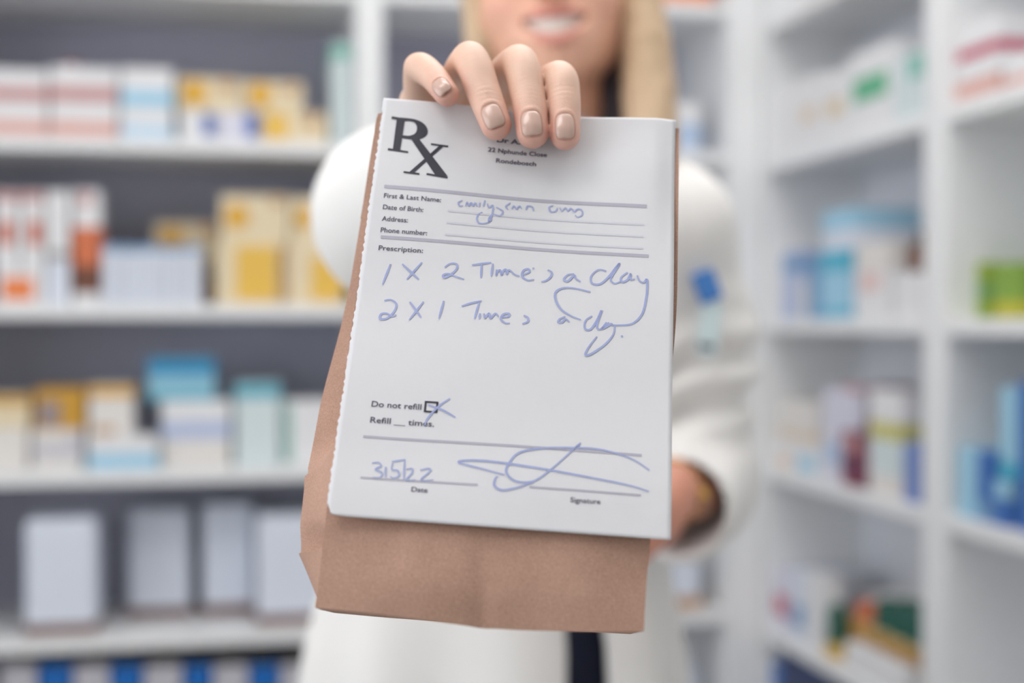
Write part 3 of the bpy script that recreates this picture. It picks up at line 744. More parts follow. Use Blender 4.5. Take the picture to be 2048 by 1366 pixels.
def stroke(pts, w):
    L = smooth_line(pts, 6) if len(pts) > 2 else [tuple(pts[0][c] + (pts[1][c] - pts[0][c]) * k / 6 for c in (0, 1)) for k in range(7)]
    polys = []
    lf, rt = [], []
    for i, p in enumerate(L):
        a, b_ = L[max(i - 1, 0)], L[min(i + 1, len(L) - 1)]
        dx, dy = b_[0] - a[0], b_[1] - a[1]
        q = math.hypot(dx, dy) or 1
        ww = w * (.55 + .45 * math.sin(math.pi * min(1, max(0.12, i / (len(L) - 1)))))
        lf.append((p[0] - dy / q * ww / 2, p[1] + dx / q * ww / 2)); rt.append((p[0] + dy / q * ww / 2, p[1] - dx / q * ww / 2))
    for i in range(len(L) - 1):
        polys.append([rt[i], rt[i + 1], lf[i + 1], lf[i]])
    return polys
STROKES=[
 ('dosage',[(-52.8,13.9),(-55.1,3.9)]),
 ('dosage',[(-48.0,14.3),(-40.4,7.4)]),
 ('dosage',[(-39.9,15.7),(-45.4,7.0)]),
 ('dosage',[(-30.3,14.1),(-28.1,16.1),(-25.5,16.1),(-25.3,13.8),(-27.3,10.9),(-29.9,9.1),(-30.6,10.2),(-28.7,11.1),(-24.9,9.9),(-21.8,9.0)]),
 ('dosage',[(-19.1,16.3),(-11.2,18.3)]),
 ('dosage',[(-15.1,17.4),(-14.9,10.3)]),
 ('dosage',[(-10.5,17.8),(-10.7,11.5)]),
 ('dosage',[(-8.7,15.1),(-8.7,12.0),(-8.2,14.2),(-7.2,14.9),(-6.5,12.6),(-6.0,14.6),(-4.9,15.5),(-4.3,13.3),(-3.6,15.4),(-1.1,13.4),(1.0,12.8)]),
 ('dosage',[(2.3,13.5),(4.9,15.1),(4.4,16.6),(2.5,15.7),(2.0,12.9),(4.4,11.1),(7.1,11.7)]),
 ('dosage',[(6.3,17.5),(6.6,16.9)]),
 ('dosage',[(12.5,16.9),(14.2,15.9),(14.0,13.9),(12.4,11.8),(10.1,10.8)]),
 ('dosage',[(23.6,15.8),(21.0,15.2),(19.4,12.8),(21.1,12.1),(23.6,15.1),(24.4,13.6),(26.5,12.2)]),
 ('dosage',[(36.9,18.1),(33.6,18.6),(30.7,15.3),(31.2,11.8),(34.5,11.7),(38.0,15.5),(40.9,20.4),(42.2,22.1),(39.7,16.8),(38.8,14.0),(40.5,12.3),(43.1,13.5)]),
 ('dosage',[(45.7,18.1),(43.1,15.5),(43.5,13.2),(45.8,14.5),(47.0,17.4),(47.1,14.6),(48.8,15.0)]),
 ('dosage',[(49.7,16.8),(50.8,14.2),(52.5,13.5),(53.8,15.2),(54.0,10.9),(53.7,6.2),(52.2,-1.5),(48.3,-6.4),(42.5,-7.6),(39.8,-7.5)]),
 ('dosage',[(30.7,7.5),(23.9,8.8),(19.3,8.5),(16.4,6.3),(16.6,2.4),(19.1,-2.0),(23.2,-4.7),(27.3,-6.2)]),
 ('dosage',[(-53.5,-3.7),(-51.0,-3.1),(-48.5,-4.8),(-48.8,-8.3),(-51.3,-11.9),(-54.2,-12.5),(-54.1,-10.2),(-51.9,-9.7),(-49.5,-11.0),(-47.9,-10.1)]),
 ('dosage',[(-43.0,-3.6),(-37.6,-10.8)]),
 ('dosage',[(-37.4,-3.1),(-42.4,-12.3)]),
 ('dosage',[(-29.2,-2.1),(-30.4,-10.9)]),
 ('dosage',[(-21.7,-4.1),(-17.9,-2.3),(-13.7,-0.8)]),
 ('dosage',[(-14.7,-1.7),(-16.0,-9.8)]),
 ('dosage',[(-13.9,-6.9),(-14.0,-9.6)]),
 ('dosage',[(-12.3,-6.8),(-11.8,-9.0),(-10.3,-6.6),(-9.5,-8.9),(-7.7,-6.4),(-6.3,-7.8)]),
 ('dosage',[(-4.9,-7.9),(-2.3,-7.5),(-2.1,-6.0),(-4.4,-6.5),(-5.2,-8.9),(-3.4,-10.6),(-1.5,-10.5)]),
 ('dosage',[(3.9,-6.2),(5.6,-7.2),(5.7,-9.1),(3.5,-10.4)]),
 ('dosage',[(20.9,-5.2),(18.7,-6.6),(18.1,-8.1),(19.8,-8.0),(21.0,-6.4),(22.7,-7.7)]),
 ('dosage',[(31.8,-4.0),(29.2,-6.5),(29.1,-10.2),(31.4,-10.4),(33.8,-6.1),(35.6,-1.0),(33.9,-8.3),(35.3,-10.1),(37.8,-6.5)]),
 ('dosage',[(38.8,-6.6),(36.0,-9.7),(37.9,-8.6),(39.8,-7.1),(40.2,-8.2)]),
 ('dosage',[(41.2,-8.1),(40.6,-12.3),(37.5,-17.0),(33.1,-21.1),(30.3,-22.8),(29.9,-21.4),(31.7,-17.5),(34.1,-13.6)]),
 ('dosage',[(44.0,-12.3),(44.5,-13.1)]),
 ('name',[(-25.8,48.2),(-27.4,46.8),(-26.6,45.2),(-25.2,45.5)]),
 ('name',[(-24.2,45.4),(-23.7,47.5),(-22.8,45.7),(-21.9,47.4),(-21.1,45.8),(-20.2,47.6),(-19.4,45.8)]),
 ('name',[(-18.2,48.0),(-18.4,45.7)]),
 ('name',[(-16.2,49.4),(-16.7,46.0)]),
 ('name',[(-15.1,47.8),(-14.2,45.8),(-12.6,47.2),(-12.6,42.3),(-13.7,38.5),(-13.8,40.5),(-12.9,42.2)]),
 ('name',[(-11.2,46.5),(-8.3,44.7),(-9.2,42.1),(-11.9,42.7)]),
 ('name',[(-16.8,43.1),(-18.4,41.8),(-18.9,39.3),(-17.4,37.3),(-14.3,38.0),(-12.4,39.8)]),
 ('name',[(-5.2,49.5),(-7.1,47.3),(-6.0,45.7)]),
 ('name',[(-4.6,46.2),(-3.7,48.0),(-2.6,46.4),(-1.3,48.2),(-0.2,46.6)]),
 ('name',[(1.6,46.3),(2.1,48.5),(4.2,48.2),(4.7,46.2)]),
 ('name',[(13.1,49.8),(11.4,48.8),(12.2,46.4),(14.3,47.0),(14.9,48.7)]),
 ('name',[(15.9,48.8),(17.0,47.2),(18.3,49.0),(19.4,47.4),(20.7,48.8),(22.2,47.2),(23.5,48.6),(25.2,48.3),(25.7,45.9),(23.7,44.5),(22.6,45.6)]),
 ('signature',[(1.0,-78.5),(-7.5,-76.6),(-17.1,-74.3),(-11.3,-73.1),(-0.8,-73.4),(16.8,-75.0),(34.3,-77.1),(48.3,-79.0),(56.3,-81.0)]),
 ('signature',[(29.2,-63.0),(26.1,-66.3),(18.9,-74.5),(12.2,-80.3),(5.3,-80.8),(1.6,-77.4),(2.4,-73.5),(5.9,-68.7),(14.2,-66.1),(26.1,-64.8),(35.2,-64.4),(43.7,-65.7),(50.8,-68.2),(56.4,-71.9)]),
 ('signature',[(12.2,-80.7),(6.2,-83.4),(0.7,-84.9),(-2.5,-83.3),(-2.4,-80.3),(-1.4,-79.5)]),
 ('signature',[(29.5,-62.3),(25.8,-66.5)]),
 ('signature',[(-22.7,-47.1),(-26.6,-50.6),(-30.4,-56.0),(-31.5,-59.6)]),
 ('signature',[(-30.9,-50.5),(-25.0,-52.4),(-19.8,-55.2)]),
 ('date',[(-50.0,-77.2),(-47.6,-76.7),(-46.4,-78.1),(-48.3,-79.7),(-45.7,-81.0),(-46.2,-83.0),(-49.0,-83.2)]),
 ('date',[(-44.6,-78.3),(-44.1,-82.8)]),
 ('date',[(-42.1,-76.4),(-42.1,-79.3),(-40.0,-79.5),(-39.1,-81.7),(-41.0,-82.9),(-42.5,-82.3)]),
 ('date',[(-42.5,-75.9),(-37.7,-74.7)]),
 ('date',[(-37.7,-74.4),(-37.1,-83.4)]),
 ('date',[(-36.6,-78.8),(-34.5,-78.3),(-34.3,-80.2),(-36.1,-83.3),(-32.7,-83.0)]),
 ('date',[(-31.3,-78.8),(-28.3,-77.8),(-27.5,-78.9),(-30.6,-82.9),(-25.8,-82.5)]),
]
hand = {}
for nm, pts in STROKES:
    hand.setdefault(nm, []).extend(stroke(pts, {'dosage': .95, 'name': .7, 'signature': .85, 'date': .7}[nm]))
for nm in hand:
    flat_part({'dosage': 'handwritten_dosage', 'name': 'handwritten_name', 'signature': 'handwritten_signature', 'date': 'handwritten_date'}[nm], hand[nm], PEN, OFF * 1.3)

# ------------------------------------------------------------------ implicit-surface modelling for the person
class Field:
    def __init__(self, lo, hi, h):
        self.lo = np.array(lo, float); self.h = h
        self.n = np.ceil((np.array(hi) - self.lo) / h).astype(int) + 1
        self.D = np.full(tuple(self.n), 1.0, np.float32)
    def block(self, lo, hi):
        a = np.clip(np.floor((np.array(lo) - self.lo) / self.h).astype(int), 0, self.n)
        b = np.clip(np.ceil((np.array(hi) - self.lo) / self.h).astype(int) + 1, 0, self.n)
        if np.any(b <= a): return None, None
        ax = [self.lo[i] + self.h * np.arange(a[i], b[i], dtype=np.float32) for i in range(3)]
        G = np.meshgrid(*[x.astype(np.float32) for x in ax], indexing='ij')
        return tuple(slice(a[i], b[i]) for i in range(3)), G
    def add(self, f, lo, hi, k=0.0, cut=False):
        m = k + 4 * self.h
        sl, G = self.block(np.array(lo) - m, np.array(hi) + m)
        if sl is None: return
        d = f(*G).astype(np.float32)
        A = self.D[sl]
        if cut:
            d = -d
            if k > 0:
                hh = np.clip(0.5 - 0.5 * (d - A) / k * -1, 0, 1)
                hh = np.clip(0.5 + 0.5 * (d - A) / k, 0, 1)
                self.D[sl] = A * (1 - hh) + d * hh + k * hh * (1 - hh)
            else:
                self.D[sl] = np.maximum(A, d)
        else:
            if k > 0:
                hh = np.clip(0.5 + 0.5 * (A - d) / k, 0, 1)
                self.D[sl] = A * (1 - hh) + d * hh - k * hh * (1 - hh)
            else:
                self.D[sl] = np.minimum(A, d)
    def capsule(self, a, b, ra, rb, k=0.0, cut=False, sc=(1, 1, 1)):
        a = np.array(a, float); b = np.array(b, float); s = np.array(sc, float)
        R = max(ra, rb)
        def f(X, Y, Z):
            px, py, pz = (X - a[0]) * s[0], (Y - a[1]) * s[1], (Z - a[2]) * s[2]
            ba = (b - a) * s; bb = float(ba @ ba) + 1e-12
            t = np.clip((px * ba[0] + py * ba[1] + pz * ba[2]) / bb, 0, 1)
            return (np.sqrt((px - ba[0] * t) ** 2 + (py - ba[1] * t) ** 2 + (pz - ba[2] * t) ** 2) - (ra + (rb - ra) * t)) / s.max()
        ext = R / s
        self.add(f, np.minimum(a, b) - ext, np.maximum(a, b) + ext, k, cut)
    def chain(self, pts, rad, k=0.0, sc=(1, 1, 1), cut=False):
        for i in range(len(pts) - 1):
            self.capsule(pts[i], pts[i + 1], rad[i], rad[i + 1], k, cut, sc)
    def ellipsoid(self, c, r, k=0.0, cut=False, M=None):
        c = np.array(c, float); r = np.array(r, float)
        def f(X, Y, Z):
            p = [X - c[0], Y - c[1], Z - c[2]]
            if M is not None:
                p = [M[0][i] * p[0] + M[1][i] * p[1] + M[2][i] * p[2] for i in range(3)]
            k0 = np.sqrt((p[0] / r[0]) ** 2 + (p[1] / r[1]) ** 2 + (p[2] / r[2]) ** 2)
            k1 = np.sqrt((p[0] / r[0] ** 2) ** 2 + (p[1] / r[1] ** 2) ** 2 + (p[2] / r[2] ** 2) ** 2) + 1e-9
            return k0 * (k0 - 1.0) / k1
        e = r if M is None else np.full(3, r.max())
        self.add(f, c - e, c + e, k, cut)
    def displace(self, f, lo, hi):
        sl, G = self.block(lo, hi)
        if sl is not None: self.D[sl] += f(*G).astype(np.float32)
    def mesh(self):
        D = self.D; n = D.shape
        S = D < 0
        c = np.zeros(tuple(x - 1 for x in n), np.int8)
        for i in (0, 1):
            for j in (0, 1):
                for k in (0, 1):
                    c += S[i:n[0]-1+i, j:n[1]-1+j, k:n[2]-1+k]
        act = np.argwhere((c > 0) & (c < 8))
        idx = np.full(c.shape, -1, np.int32); idx[act[:, 0], act[:, 1], act[:, 2]] = np.arange(len(act))
        cor = [(i, j, k) for i in (0, 1) for j in (0, 1) for k in (0, 1)]
        val = np.stack([D[act[:, 0]+i, act[:, 1]+j, act[:, 2]+k] for i, j, k in cor], 1)
        acc = np.zeros((len(act), 3)); cnt = np.zeros(len(act))
        for a in range(8):
            for b in range(a + 1, 8):
                if sum(abs(cor[a][q] - cor[b][q]) for q in range(3)) != 1: continue
                m = (val[:, a] < 0) != (val[:, b] < 0)
                va, vb = val[m, a], val[m, b]
                t = (va / (va - vb))[:, None]
                acc[m] += np.array(cor[a]) * (1 - t) + np.array(cor[b]) * t; cnt[m] += 1
        V = self.lo + self.h * (act + acc / cnt[:, None])
        F = []
        for ax in range(3):
            sa = [slice(None)] * 3; sb = [slice(None)] * 3
            sa[ax] = slice(0, n[ax] - 1); sb[ax] = slice(1, n[ax])
            A, B_ = S[tuple(sa)], S[tuple(sb)]
            o1, o2 = (ax + 1) % 3, (ax + 2) % 3
            e = np.argwhere(A != B_)
            ok = (e[:, o1] > 0) & (e[:, o2] > 0) & (e[:, o1] < n[o1] - 1) & (e[:, o2] < n[o2] - 1)
            e = e[ok]
            ins = A[e[:, 0], e[:, 1], e[:, 2]]
            q = []
            for d1, d2 in ((-1, -1), (0, -1), (0, 0), (-1, 0)):
                z = e.copy(); z[:, o1] += d1; z[:, o2] += d2
                q.append(idx[z[:, 0], z[:, 1], z[:, 2]])
            q = np.stack(q, 1)
            q[~ins] = q[~ins][:, ::-1]
            F.append(q)
        return V, np.concatenate(F)

def smooth_verts(V, F, it=2, lam=0.5):
    for _ in range(it):
        acc = np.zeros_like(V); cnt = np.zeros(len(V))
        for a, b in ((0, 1), (1, 2), (2, 3), (3, 0)):
            np.add.at(acc, F[:, a], V[F[:, b]]); np.add.at(cnt, F[:, a], 1)
            np.add.at(acc, F[:, b], V[F[:, a]]); np.add.at(cnt, F[:, b], 1)
        V = V + lam * (acc / np.maximum(cnt, 1)[:, None] - V)
    return V

def np_mesh(name, V, F, colors=None):
    me = bpy.data.meshes.new(name)
    me.vertices.add(len(V)); me.vertices.foreach_set('co', np.ascontiguousarray(V, np.float32).ravel())
    me.loops.add(len(F) * 4); me.loops.foreach_set('vertex_index', np.ascontiguousarray(F, np.int32).ravel())
    me.polygons.add(len(F)); me.polygons.foreach_set('loop_start', np.arange(0, len(F) * 4, 4, dtype=np.int32))
    me.polygons.foreach_set('loop_total', np.full(len(F), 4, np.int32))
    me.polygons.foreach_set('use_smooth', np.ones(len(F), bool))
    me.update(calc_edges=True); me.validate()
    if colors is not None:
        at = me.color_attributes.new('skin_tone', 'FLOAT_COLOR', 'POINT')
        at.data.foreach_set('color', np.ascontiguousarray(np.concatenate([colors, np.ones((len(V), 1))], 1), np.float32).ravel())
    return me

# ------------------------------------------------------------------ hand that grips the bag
FINGERS = {
 'pinky': ([(-0.0440,0.6875,1.2745),(-0.0426,0.6526,1.2865),(-0.0353,0.6375,1.28),(-0.0285,0.6254,1.27)], (.0082,.0071,.0063,.0055)),
 'ring': ([(-0.0302,0.6875,1.2783),(-0.0189,0.6405,1.2882),(-0.0116,0.6252,1.2687),(-0.0069,0.6182,1.2557)], (.0092,.0082,.0075,.0068)),
 'middle': ([(-0.0114,0.6885,1.2804),(0.0031,0.6402,1.2865),(0.0072,0.6249,1.2675),(0.0089,0.6165,1.2522)], (.0094,.0084,.0077,.0071)),
 'index': ([(0.0086,0.6835,1.2777),(0.021,0.6365,1.2789),(0.0228,0.625,1.2663),(0.023,0.6172,1.2512)], (.0092,.0081,.0074,.0067)),
}
WRIST = (-0.0234, 0.7492, 1.2515); ELBOW = (-0.081, 1.05, 1.248); SHOULDER_R = (-0.104, 1.32, 1.258)
hf = Field((-0.085, 0.598, 1.195), (0.062, 0.815, 1.31), 0.0008)
for nm, (P, r) in FINGERS.items():
    # rounded centre line through the joints, swept with a tapering radius
    pts = [np.array(q) for q in P]
    cp = [2 * pts[0] - pts[1]] + pts + [2 * pts[-1] - pts[-2]]
    line, rad = [], []
    for i in range(1, len(cp) - 2):
        for q in range(8):
            t = q / 8
            cr_ = .5 * (2 * cp[i] + (cp[i+1] - cp[i-1]) * t + (2 * cp[i-1] - 5 * cp[i] + 4 * cp[i+1] - cp[i+2]) * t * t + (3 * cp[i] - cp[i-1] - 3 * cp[i+1] + cp[i+2]) * t ** 3)
            ln_ = cp[i] + (cp[i+1] - cp[i]) * t
            line.append(.55 * cr_ + .45 * ln_)
            rad.append(r[i-1] + (r[i] - r[i-1]) * t)
    line.append(pts[-1]); rad.append(r[-1])
    hf.chain(line, rad, 0.0)
# palm: metacarpals running back to the wrist
for nm, wx in (('pinky', -.020), ('ring', -.008), ('middle', .004), ('index', .014)):
    P, r = FINGERS[nm]
    hf.capsule(P[0], (WRIST[0] + wx, WRIST[1] - .012, WRIST[2] - .002), r[0] * 1.1, .0135, 0.009)
hf.capsule((-0.030, .700, 1.268), (-0.028, .735, 1.255), .013, .017, 0.012)
hf.capsule((0.002, .700, 1.266), (-0.012, .735, 1.254), .012, .016, 0.012)
THUMB = [(-0.004, .728, 1.245), (0.020, .696, 1.238), (0.024, .666, 1.234), (0.014, .644, 1.236)]
hf.chain(THUMB, (.015, .0115, .0098, .0086), 0.008)
hf.capsule(WRIST, ELBOW, .0250, .040, 0.015, sc=(1, 1, 1.25))
HV, HF = hf.mesh()
HV = smooth_verts(HV, HF, 5, 0.5)

CAMP = np.array((0, 0, 1.17))
def nail_frame(P, r):
    dip, tip = np.array(P[2]), np.array(P[3])
    ax = tip - dip; ax /= np.linalg.norm(ax)
    dd = CAMP - tip; dd -= ax * (dd @ ax); dd /= np.linalg.norm(dd)
    sd = np.cross(ax, dd)
    return tip, ax, dd, sd
NAILS = {'pinky': (.0072, .0096, -.0006), 'ring': (.0084, .0112, -.0008), 'middle': (.0086, .0117, -.0004), 'index': (.0080, .0117, -.0006)}
def base_skin(n, rgb):
    return np.tile(np.array(lin(rgb)[:3]), (n, 1))
def blend(col, rgb, w):
    w = np.clip(w, 0, 1)[:, None]
    return col * (1 - w) + np.array(lin(rgb)[:3]) * w
hcol = base_skin(len(HV), (227, 190, 169))
for nm, (P, r) in FINGERS.items():
    tip, ax, dd, sd = nail_frame(P, r)
    rel = HV - tip
    L = rel @ ax; S_ = rel @ sd; D_ = rel @ dd
    w, l, off = NAILS[nm]
    # sunken nail bed and soft rim round the nail
    e = np.sqrt((np.abs(S_) / (w * .5)) ** 3.2 + (np.abs(L - off) / (l * .5)) ** 3.2) ** (2 / 3.2)
    near = (D_ > 0) & (np.abs(L) < .012) & (np.abs(S_) < .008)
    push = np.where(near, -.0007 * np.clip((1.06 - e) / .12, 0, 1) + .00035 * np.exp(-((e - 1.22) / .16) ** 2), 0)
    HV = HV + push[:, None] * dd
    # redder finger tips, paler stretched skin over the middle joint
    dist = np.linalg.norm(rel, axis=1)
    hcol = blend(hcol, (214, 148, 136), .7 * np.exp(-(dist / .0095) ** 2))
    for q, wgt in ((P[2], .25), (P[1], .15)):
        dq = np.linalg.norm(HV - np.array(q), axis=1)
        hcol = blend(hcol, (216, 162, 144), wgt * np.exp(-(dq / .008) ** 2))
    # fine knuckle creases across the back of the finger end joint
    dip = np.array(P[2]); rl = HV - dip
    la = rl @ ax; da = rl @ dd
    cre = np.where((da > 0.003) & (np.abs(la) < .006), -.00009 * np.exp(-((np.abs(la) % .0024 - .0012) / .0004) ** 2) * np.exp(-(la / .0035) ** 2), 0)
    HV = HV + cre[:, None] * dd

# ------------------------------------------------------------------ other hand, resting by the coat
ELBOW_L = (0.180, 1.44, 1.010); WRIST_L = (0.141, 1.264, 1.018); SHOULDER_L = (0.155, 1.41, 1.262)
lf_ = Field((0.0, 1.10, 0.93), (0.22, 1.36, 1.09), 0.0016)
lf_.capsule(WRIST_L, ELBOW_L, .027, .036, 0, sc=(1.1, 1, 1))
PALM_L = [(0.131, 1.240, 1.004), (0.100, 1.208, .988)]
lf_.capsule(PALM_L[0], PALM_L[1], .024, .024, .012, sc=(1.15, 1.3, .85))
for k, dz in enumerate((.026, .009, -.008, -.024)):
    L_ = (.9, 1.0, .95, .78)[k]
    b0 = np.array((0.096, 1.203, .986 + dz)); b1 = b0 + np.array((-.036, -.004, -.006)) * L_
    b2 = b1 + np.array((-.018, .012, -.008)) * L_; b3 = b2 + np.array((-.006, .018, -.006)) * L_
    lf_.chain([b0, b1, b2, b3], (.0092, .0082, .0074, .0064), .003)
lf_.chain([(0.121, 1.222, 1.014), (0.096, 1.193, 1.026), (0.070, 1.187, 1.026), (0.054, 1.193, 1.022)], (.014, .0105, .0095, .008), .008)
LV, LF = lf_.mesh(); LV = smooth_verts(LV, LF, 2)
lcol = base_skin(len(LV), (206, 143, 120))  # darker skin colour carries the shade on this hand

# ------------------------------------------------------------------ head, neck and torso
HC = np.array((0.034, 1.432, 1.514))
roll = math.radians(6.0)
RM = np.array([[math.cos(roll), 0, -math.sin(roll)], [0, -1, 0], [math.sin(roll), 0, math.cos(roll)]])   # local (x, towards viewer, z) -> world
def HW(p): return HC + RM @ np.array(p, float)
kf = Field((-.095, -.115, -.205), (.095, .135, .135), 0.0019)
kf.ellipsoid((0, -.012, .035), (.074, .095, .088))
kf.ellipsoid((0, .022, -.035), (.0645, .070, .072), .03)
kf.ellipsoid((0, .045, -.085), (.036, .040, .026), .028)
kf.ellipsoid((0, .070, -.100), (.017, .015, .013), .016)
for s in (-1, 1):
    kf.ellipsoid((s * .041, .052, -.036), (.024, .026, .024), .022)       # smiling cheeks
    kf.ellipsoid((s * .047, .010, -.066), (.020, .034, .030), .022)
    kf.ellipsoid((s * .033, .096, .012), (.017, .014, .011), .012, cut=True)   # eye sockets
    kf.capsule((s * .012, .083, .034), (s * .045, .070, .036), .008, .007, .010)
    kf.ellipsoid((s * .073, -.010, -.005), (.009, .018, .030), .006)
    kf.ellipsoid((s * .079, -.006, -.002), (.004, .010, .018), .004, cut=True)
    kf.ellipsoid((s * .011, .100, -.031), (.0075, .009, .007), .006)
kf.capsule((0, .086, .020), (0, .109, -.024), .007, .0095, .010)
kf.ellipsoid((0, .112, -.026), (.0095, .009, .009), .006)
for s in (-1, 1):
    kf.ellipsoid((s * .0065, .108, -.0365), (.003, .004, .003), .002, cut=True)
for s in (-1, 1):                                                         # eyelids
    lu = [(s * .032 + .0135 * t, .0815 - .0055 * t * t, .0178 - .0062 * t * t) for t in (-1, -.6, -.2, .2, .6, 1)]
    ll = [(s * .032 + .0130 * t, .0795 - .0055 * t * t, .0046 + .0050 * t * t) for t in (-1, -.6, -.2, .2, .6, 1)]
    kf.chain(lu, (.0026, .0034, .0038, .0038, .0034, .0026), .003)
    kf.chain(ll, (.0022, .0026, .0028, .0028, .0026, .0022), .003)
ZM = -.066
def lip_pt(t, up):
    hh = .0105 * max(0, 1 - t * t) ** .75
    z = ZM + .011 * t * t + (hh + .0022 if up else -hh - .0026)
    y = .0945 - .020 * t * t + (.001 if up else -.001)
    return (.0325 * t, y, z)
kf.ellipsoid((0, .055, ZM - .002), (.040, .036, .030), .02)              # muzzle volume behind the lips
for i in range(16):                                                       # open smiling mouth
    t0, t1 = -1 + i / 8, -1 + (i + 1) / 8
    h0, h1 = (.0105 * max(0, 1 - t * t) ** .75 + .0005 for t in (t0, t1))
    for dy in (0.004, -.006, -.016):
        a = (.031 * t0, .0945 - .020 * t0 * t0 + dy, ZM + .011 * t0 * t0); b = (.031 * t1, .0945 - .020 * t1 * t1 + dy, ZM + .011 * t1 * t1)
        kf.capsule(a, b, h0, h1, .0015, cut=True)
lip_samples = []
for up in (True, False):
    for i in range(20):
        t0, t1 = -1 + i / 10, -1 + (i + 1) / 10
        r0, r1 = ((.0042 if up else .0052) * (1 - .65 * t * t) for t in (t0, t1))
        kf.capsule(lip_pt(t0, up), lip_pt(t1, up), r0, r1, .0035)
        lip_samples.append((lip_pt(t0, up), r0))
kf.chain([(0, -.020, -.060), (-.006, -.028, -.130), (-.012, -.035, -.21)], (.050, .050, .054), .02)
KV, KF = kf.mesh(); KV = smooth_verts(KV, KF, 2)
kcol = base_skin(len(KV), (236, 184, 158))
dl = np.full(len(KV), 1.0)
for p, r in lip_samples:
    dl = np.minimum(dl, np.linalg.norm(KV - np.array(p), axis=1) - r)
kcol = blend(kcol, (206, 118, 116), np.clip(1.3 - dl / .0016, 0, 1) * (KV[:, 1] > .06))
for s in (-1, 1):
    kcol = blend(kcol, (222, 156, 138), .6 * np.exp(-(np.linalg.norm((KV - np.array((s * .043, .068, -.034))), axis=1) / .022) ** 2))
inside = (np.abs(KV[:, 0]) < .030) & (np.abs(KV[:, 2] - ZM - .011 * (KV[:, 0] / .031) ** 2) < .0085) & (KV[:, 1] < .0945 - .020 * (KV[:, 0] / .031) ** 2 - .008) & (KV[:, 1] > .04)
kcol = blend(kcol, (110, 48, 48), inside * 1.0)
KW = HC + KV @ RM.T
KF = KF[:, ::-1]

tf = Field((-.26, .78, .02), (.30, 1.60, 1.40), 0.008)
S2 = (1, 1.38, 1)
tf.chain([(0.0, 1.42, 1.24), (0.0, 1.42, 1.10), (-.005, 1.425, .98), (-.012, 1.43, .84)], (.125, .125, .105, .135), .04, S2)
tf.capsule(SHOULDER_R, SHOULDER_L, .042, .042, .04)
tf.chain([(0.018, 1.45, 1.40), (0.012, 1.45, 1.28)], (.052, .060), .03)
tf.chain([SHOULDER_R, ELBOW, (-.06, .90, 1.249)], (.044, .036, .034), .01)
tf.chain([SHOULDER_L, ELBOW_L, (.166, 1.34, 1.014)], (.042, .036, .032), .01)
for s in (-1, 1):
    tf.chain([(-.012 + s * .075, 1.43, .82), (-.012 + s * .085, 1.42, .47), (-.012 + s * .085, 1.45, .10)], (.075, .052, .036), .03)
TV, TF = tf.mesh(); TV = smooth_verts(TV, TF, 2)
tcol = base_skin(len(TV), (226, 174, 148))

SKIN = bpy.data.materials.new('skin'); SKIN.use_nodes = True
nt = SKIN.node_tree; bs = nt.nodes['Principled BSDF']
ca = nt.nodes.new('ShaderNodeVertexColor'); ca.layer_name = 'skin_tone'
tc = nt.nodes.new('ShaderNodeTexCoord')
nz = nt.nodes.new('ShaderNodeTexNoise'); nz.inputs['Scale'].default_value = 160; nz.inputs['Detail'].default_value = 4
vz = nt.nodes.new('ShaderNodeTexVoronoi'); vz.inputs['Scale'].default_value = 1400
for n_ in (nz, vz): nt.links.new(tc.outputs['Object'], n_.inputs['Vector'])
hs = nt.nodes.new('ShaderNodeHueSaturation')
mr = nt.nodes.new('ShaderNodeMapRange'); mr.inputs['To Min'].default_value = .93; mr.inputs['To Max'].default_value = 1.06
nt.links.new(nz.outputs['Fac'], mr.inputs['Value']); nt.links.new(mr.outputs['Result'], hs.inputs['Value'])
nt.links.new(ca.outputs['Color'], hs.inputs['Color']); nt.links.new(hs.outputs['Color'], bs.inputs['Base Color'])
bs.inputs['Roughness'].default_value = .48
bs.inputs['Subsurface Weight'].default_value = .25
bs.inputs['Subsurface Radius'].default_value = (1, .32, .18)
bs.inputs['Subsurface Scale'].default_value = .0045
b2 = nt.nodes.new('ShaderNodeBump'); b2.inputs['Strength'].default_value = .22; b2.inputs['Distance'].default_value = .0003
nt.links.new(vz.outputs['Distance'], b2.inputs['Height']); nt.links.new(b2.outputs['Normal'], bs.inputs['Normal'])

AV = np.concatenate([HV, LV, KW, TV]); AC = np.concatenate([hcol, lcol, kcol, tcol])
o1, o2, o3 = len(HV), len(HV) + len(LV), len(HV) + len(LV) + len(KW)
AF = np.concatenate([HF, LF + o1, KF + o2, TF + o3])
person = link('person', np_mesh('person', AV, AF, AC), SKIN)
tag(person, 'smiling blonde person in a white lab coat holding out a paper bag', 'person')

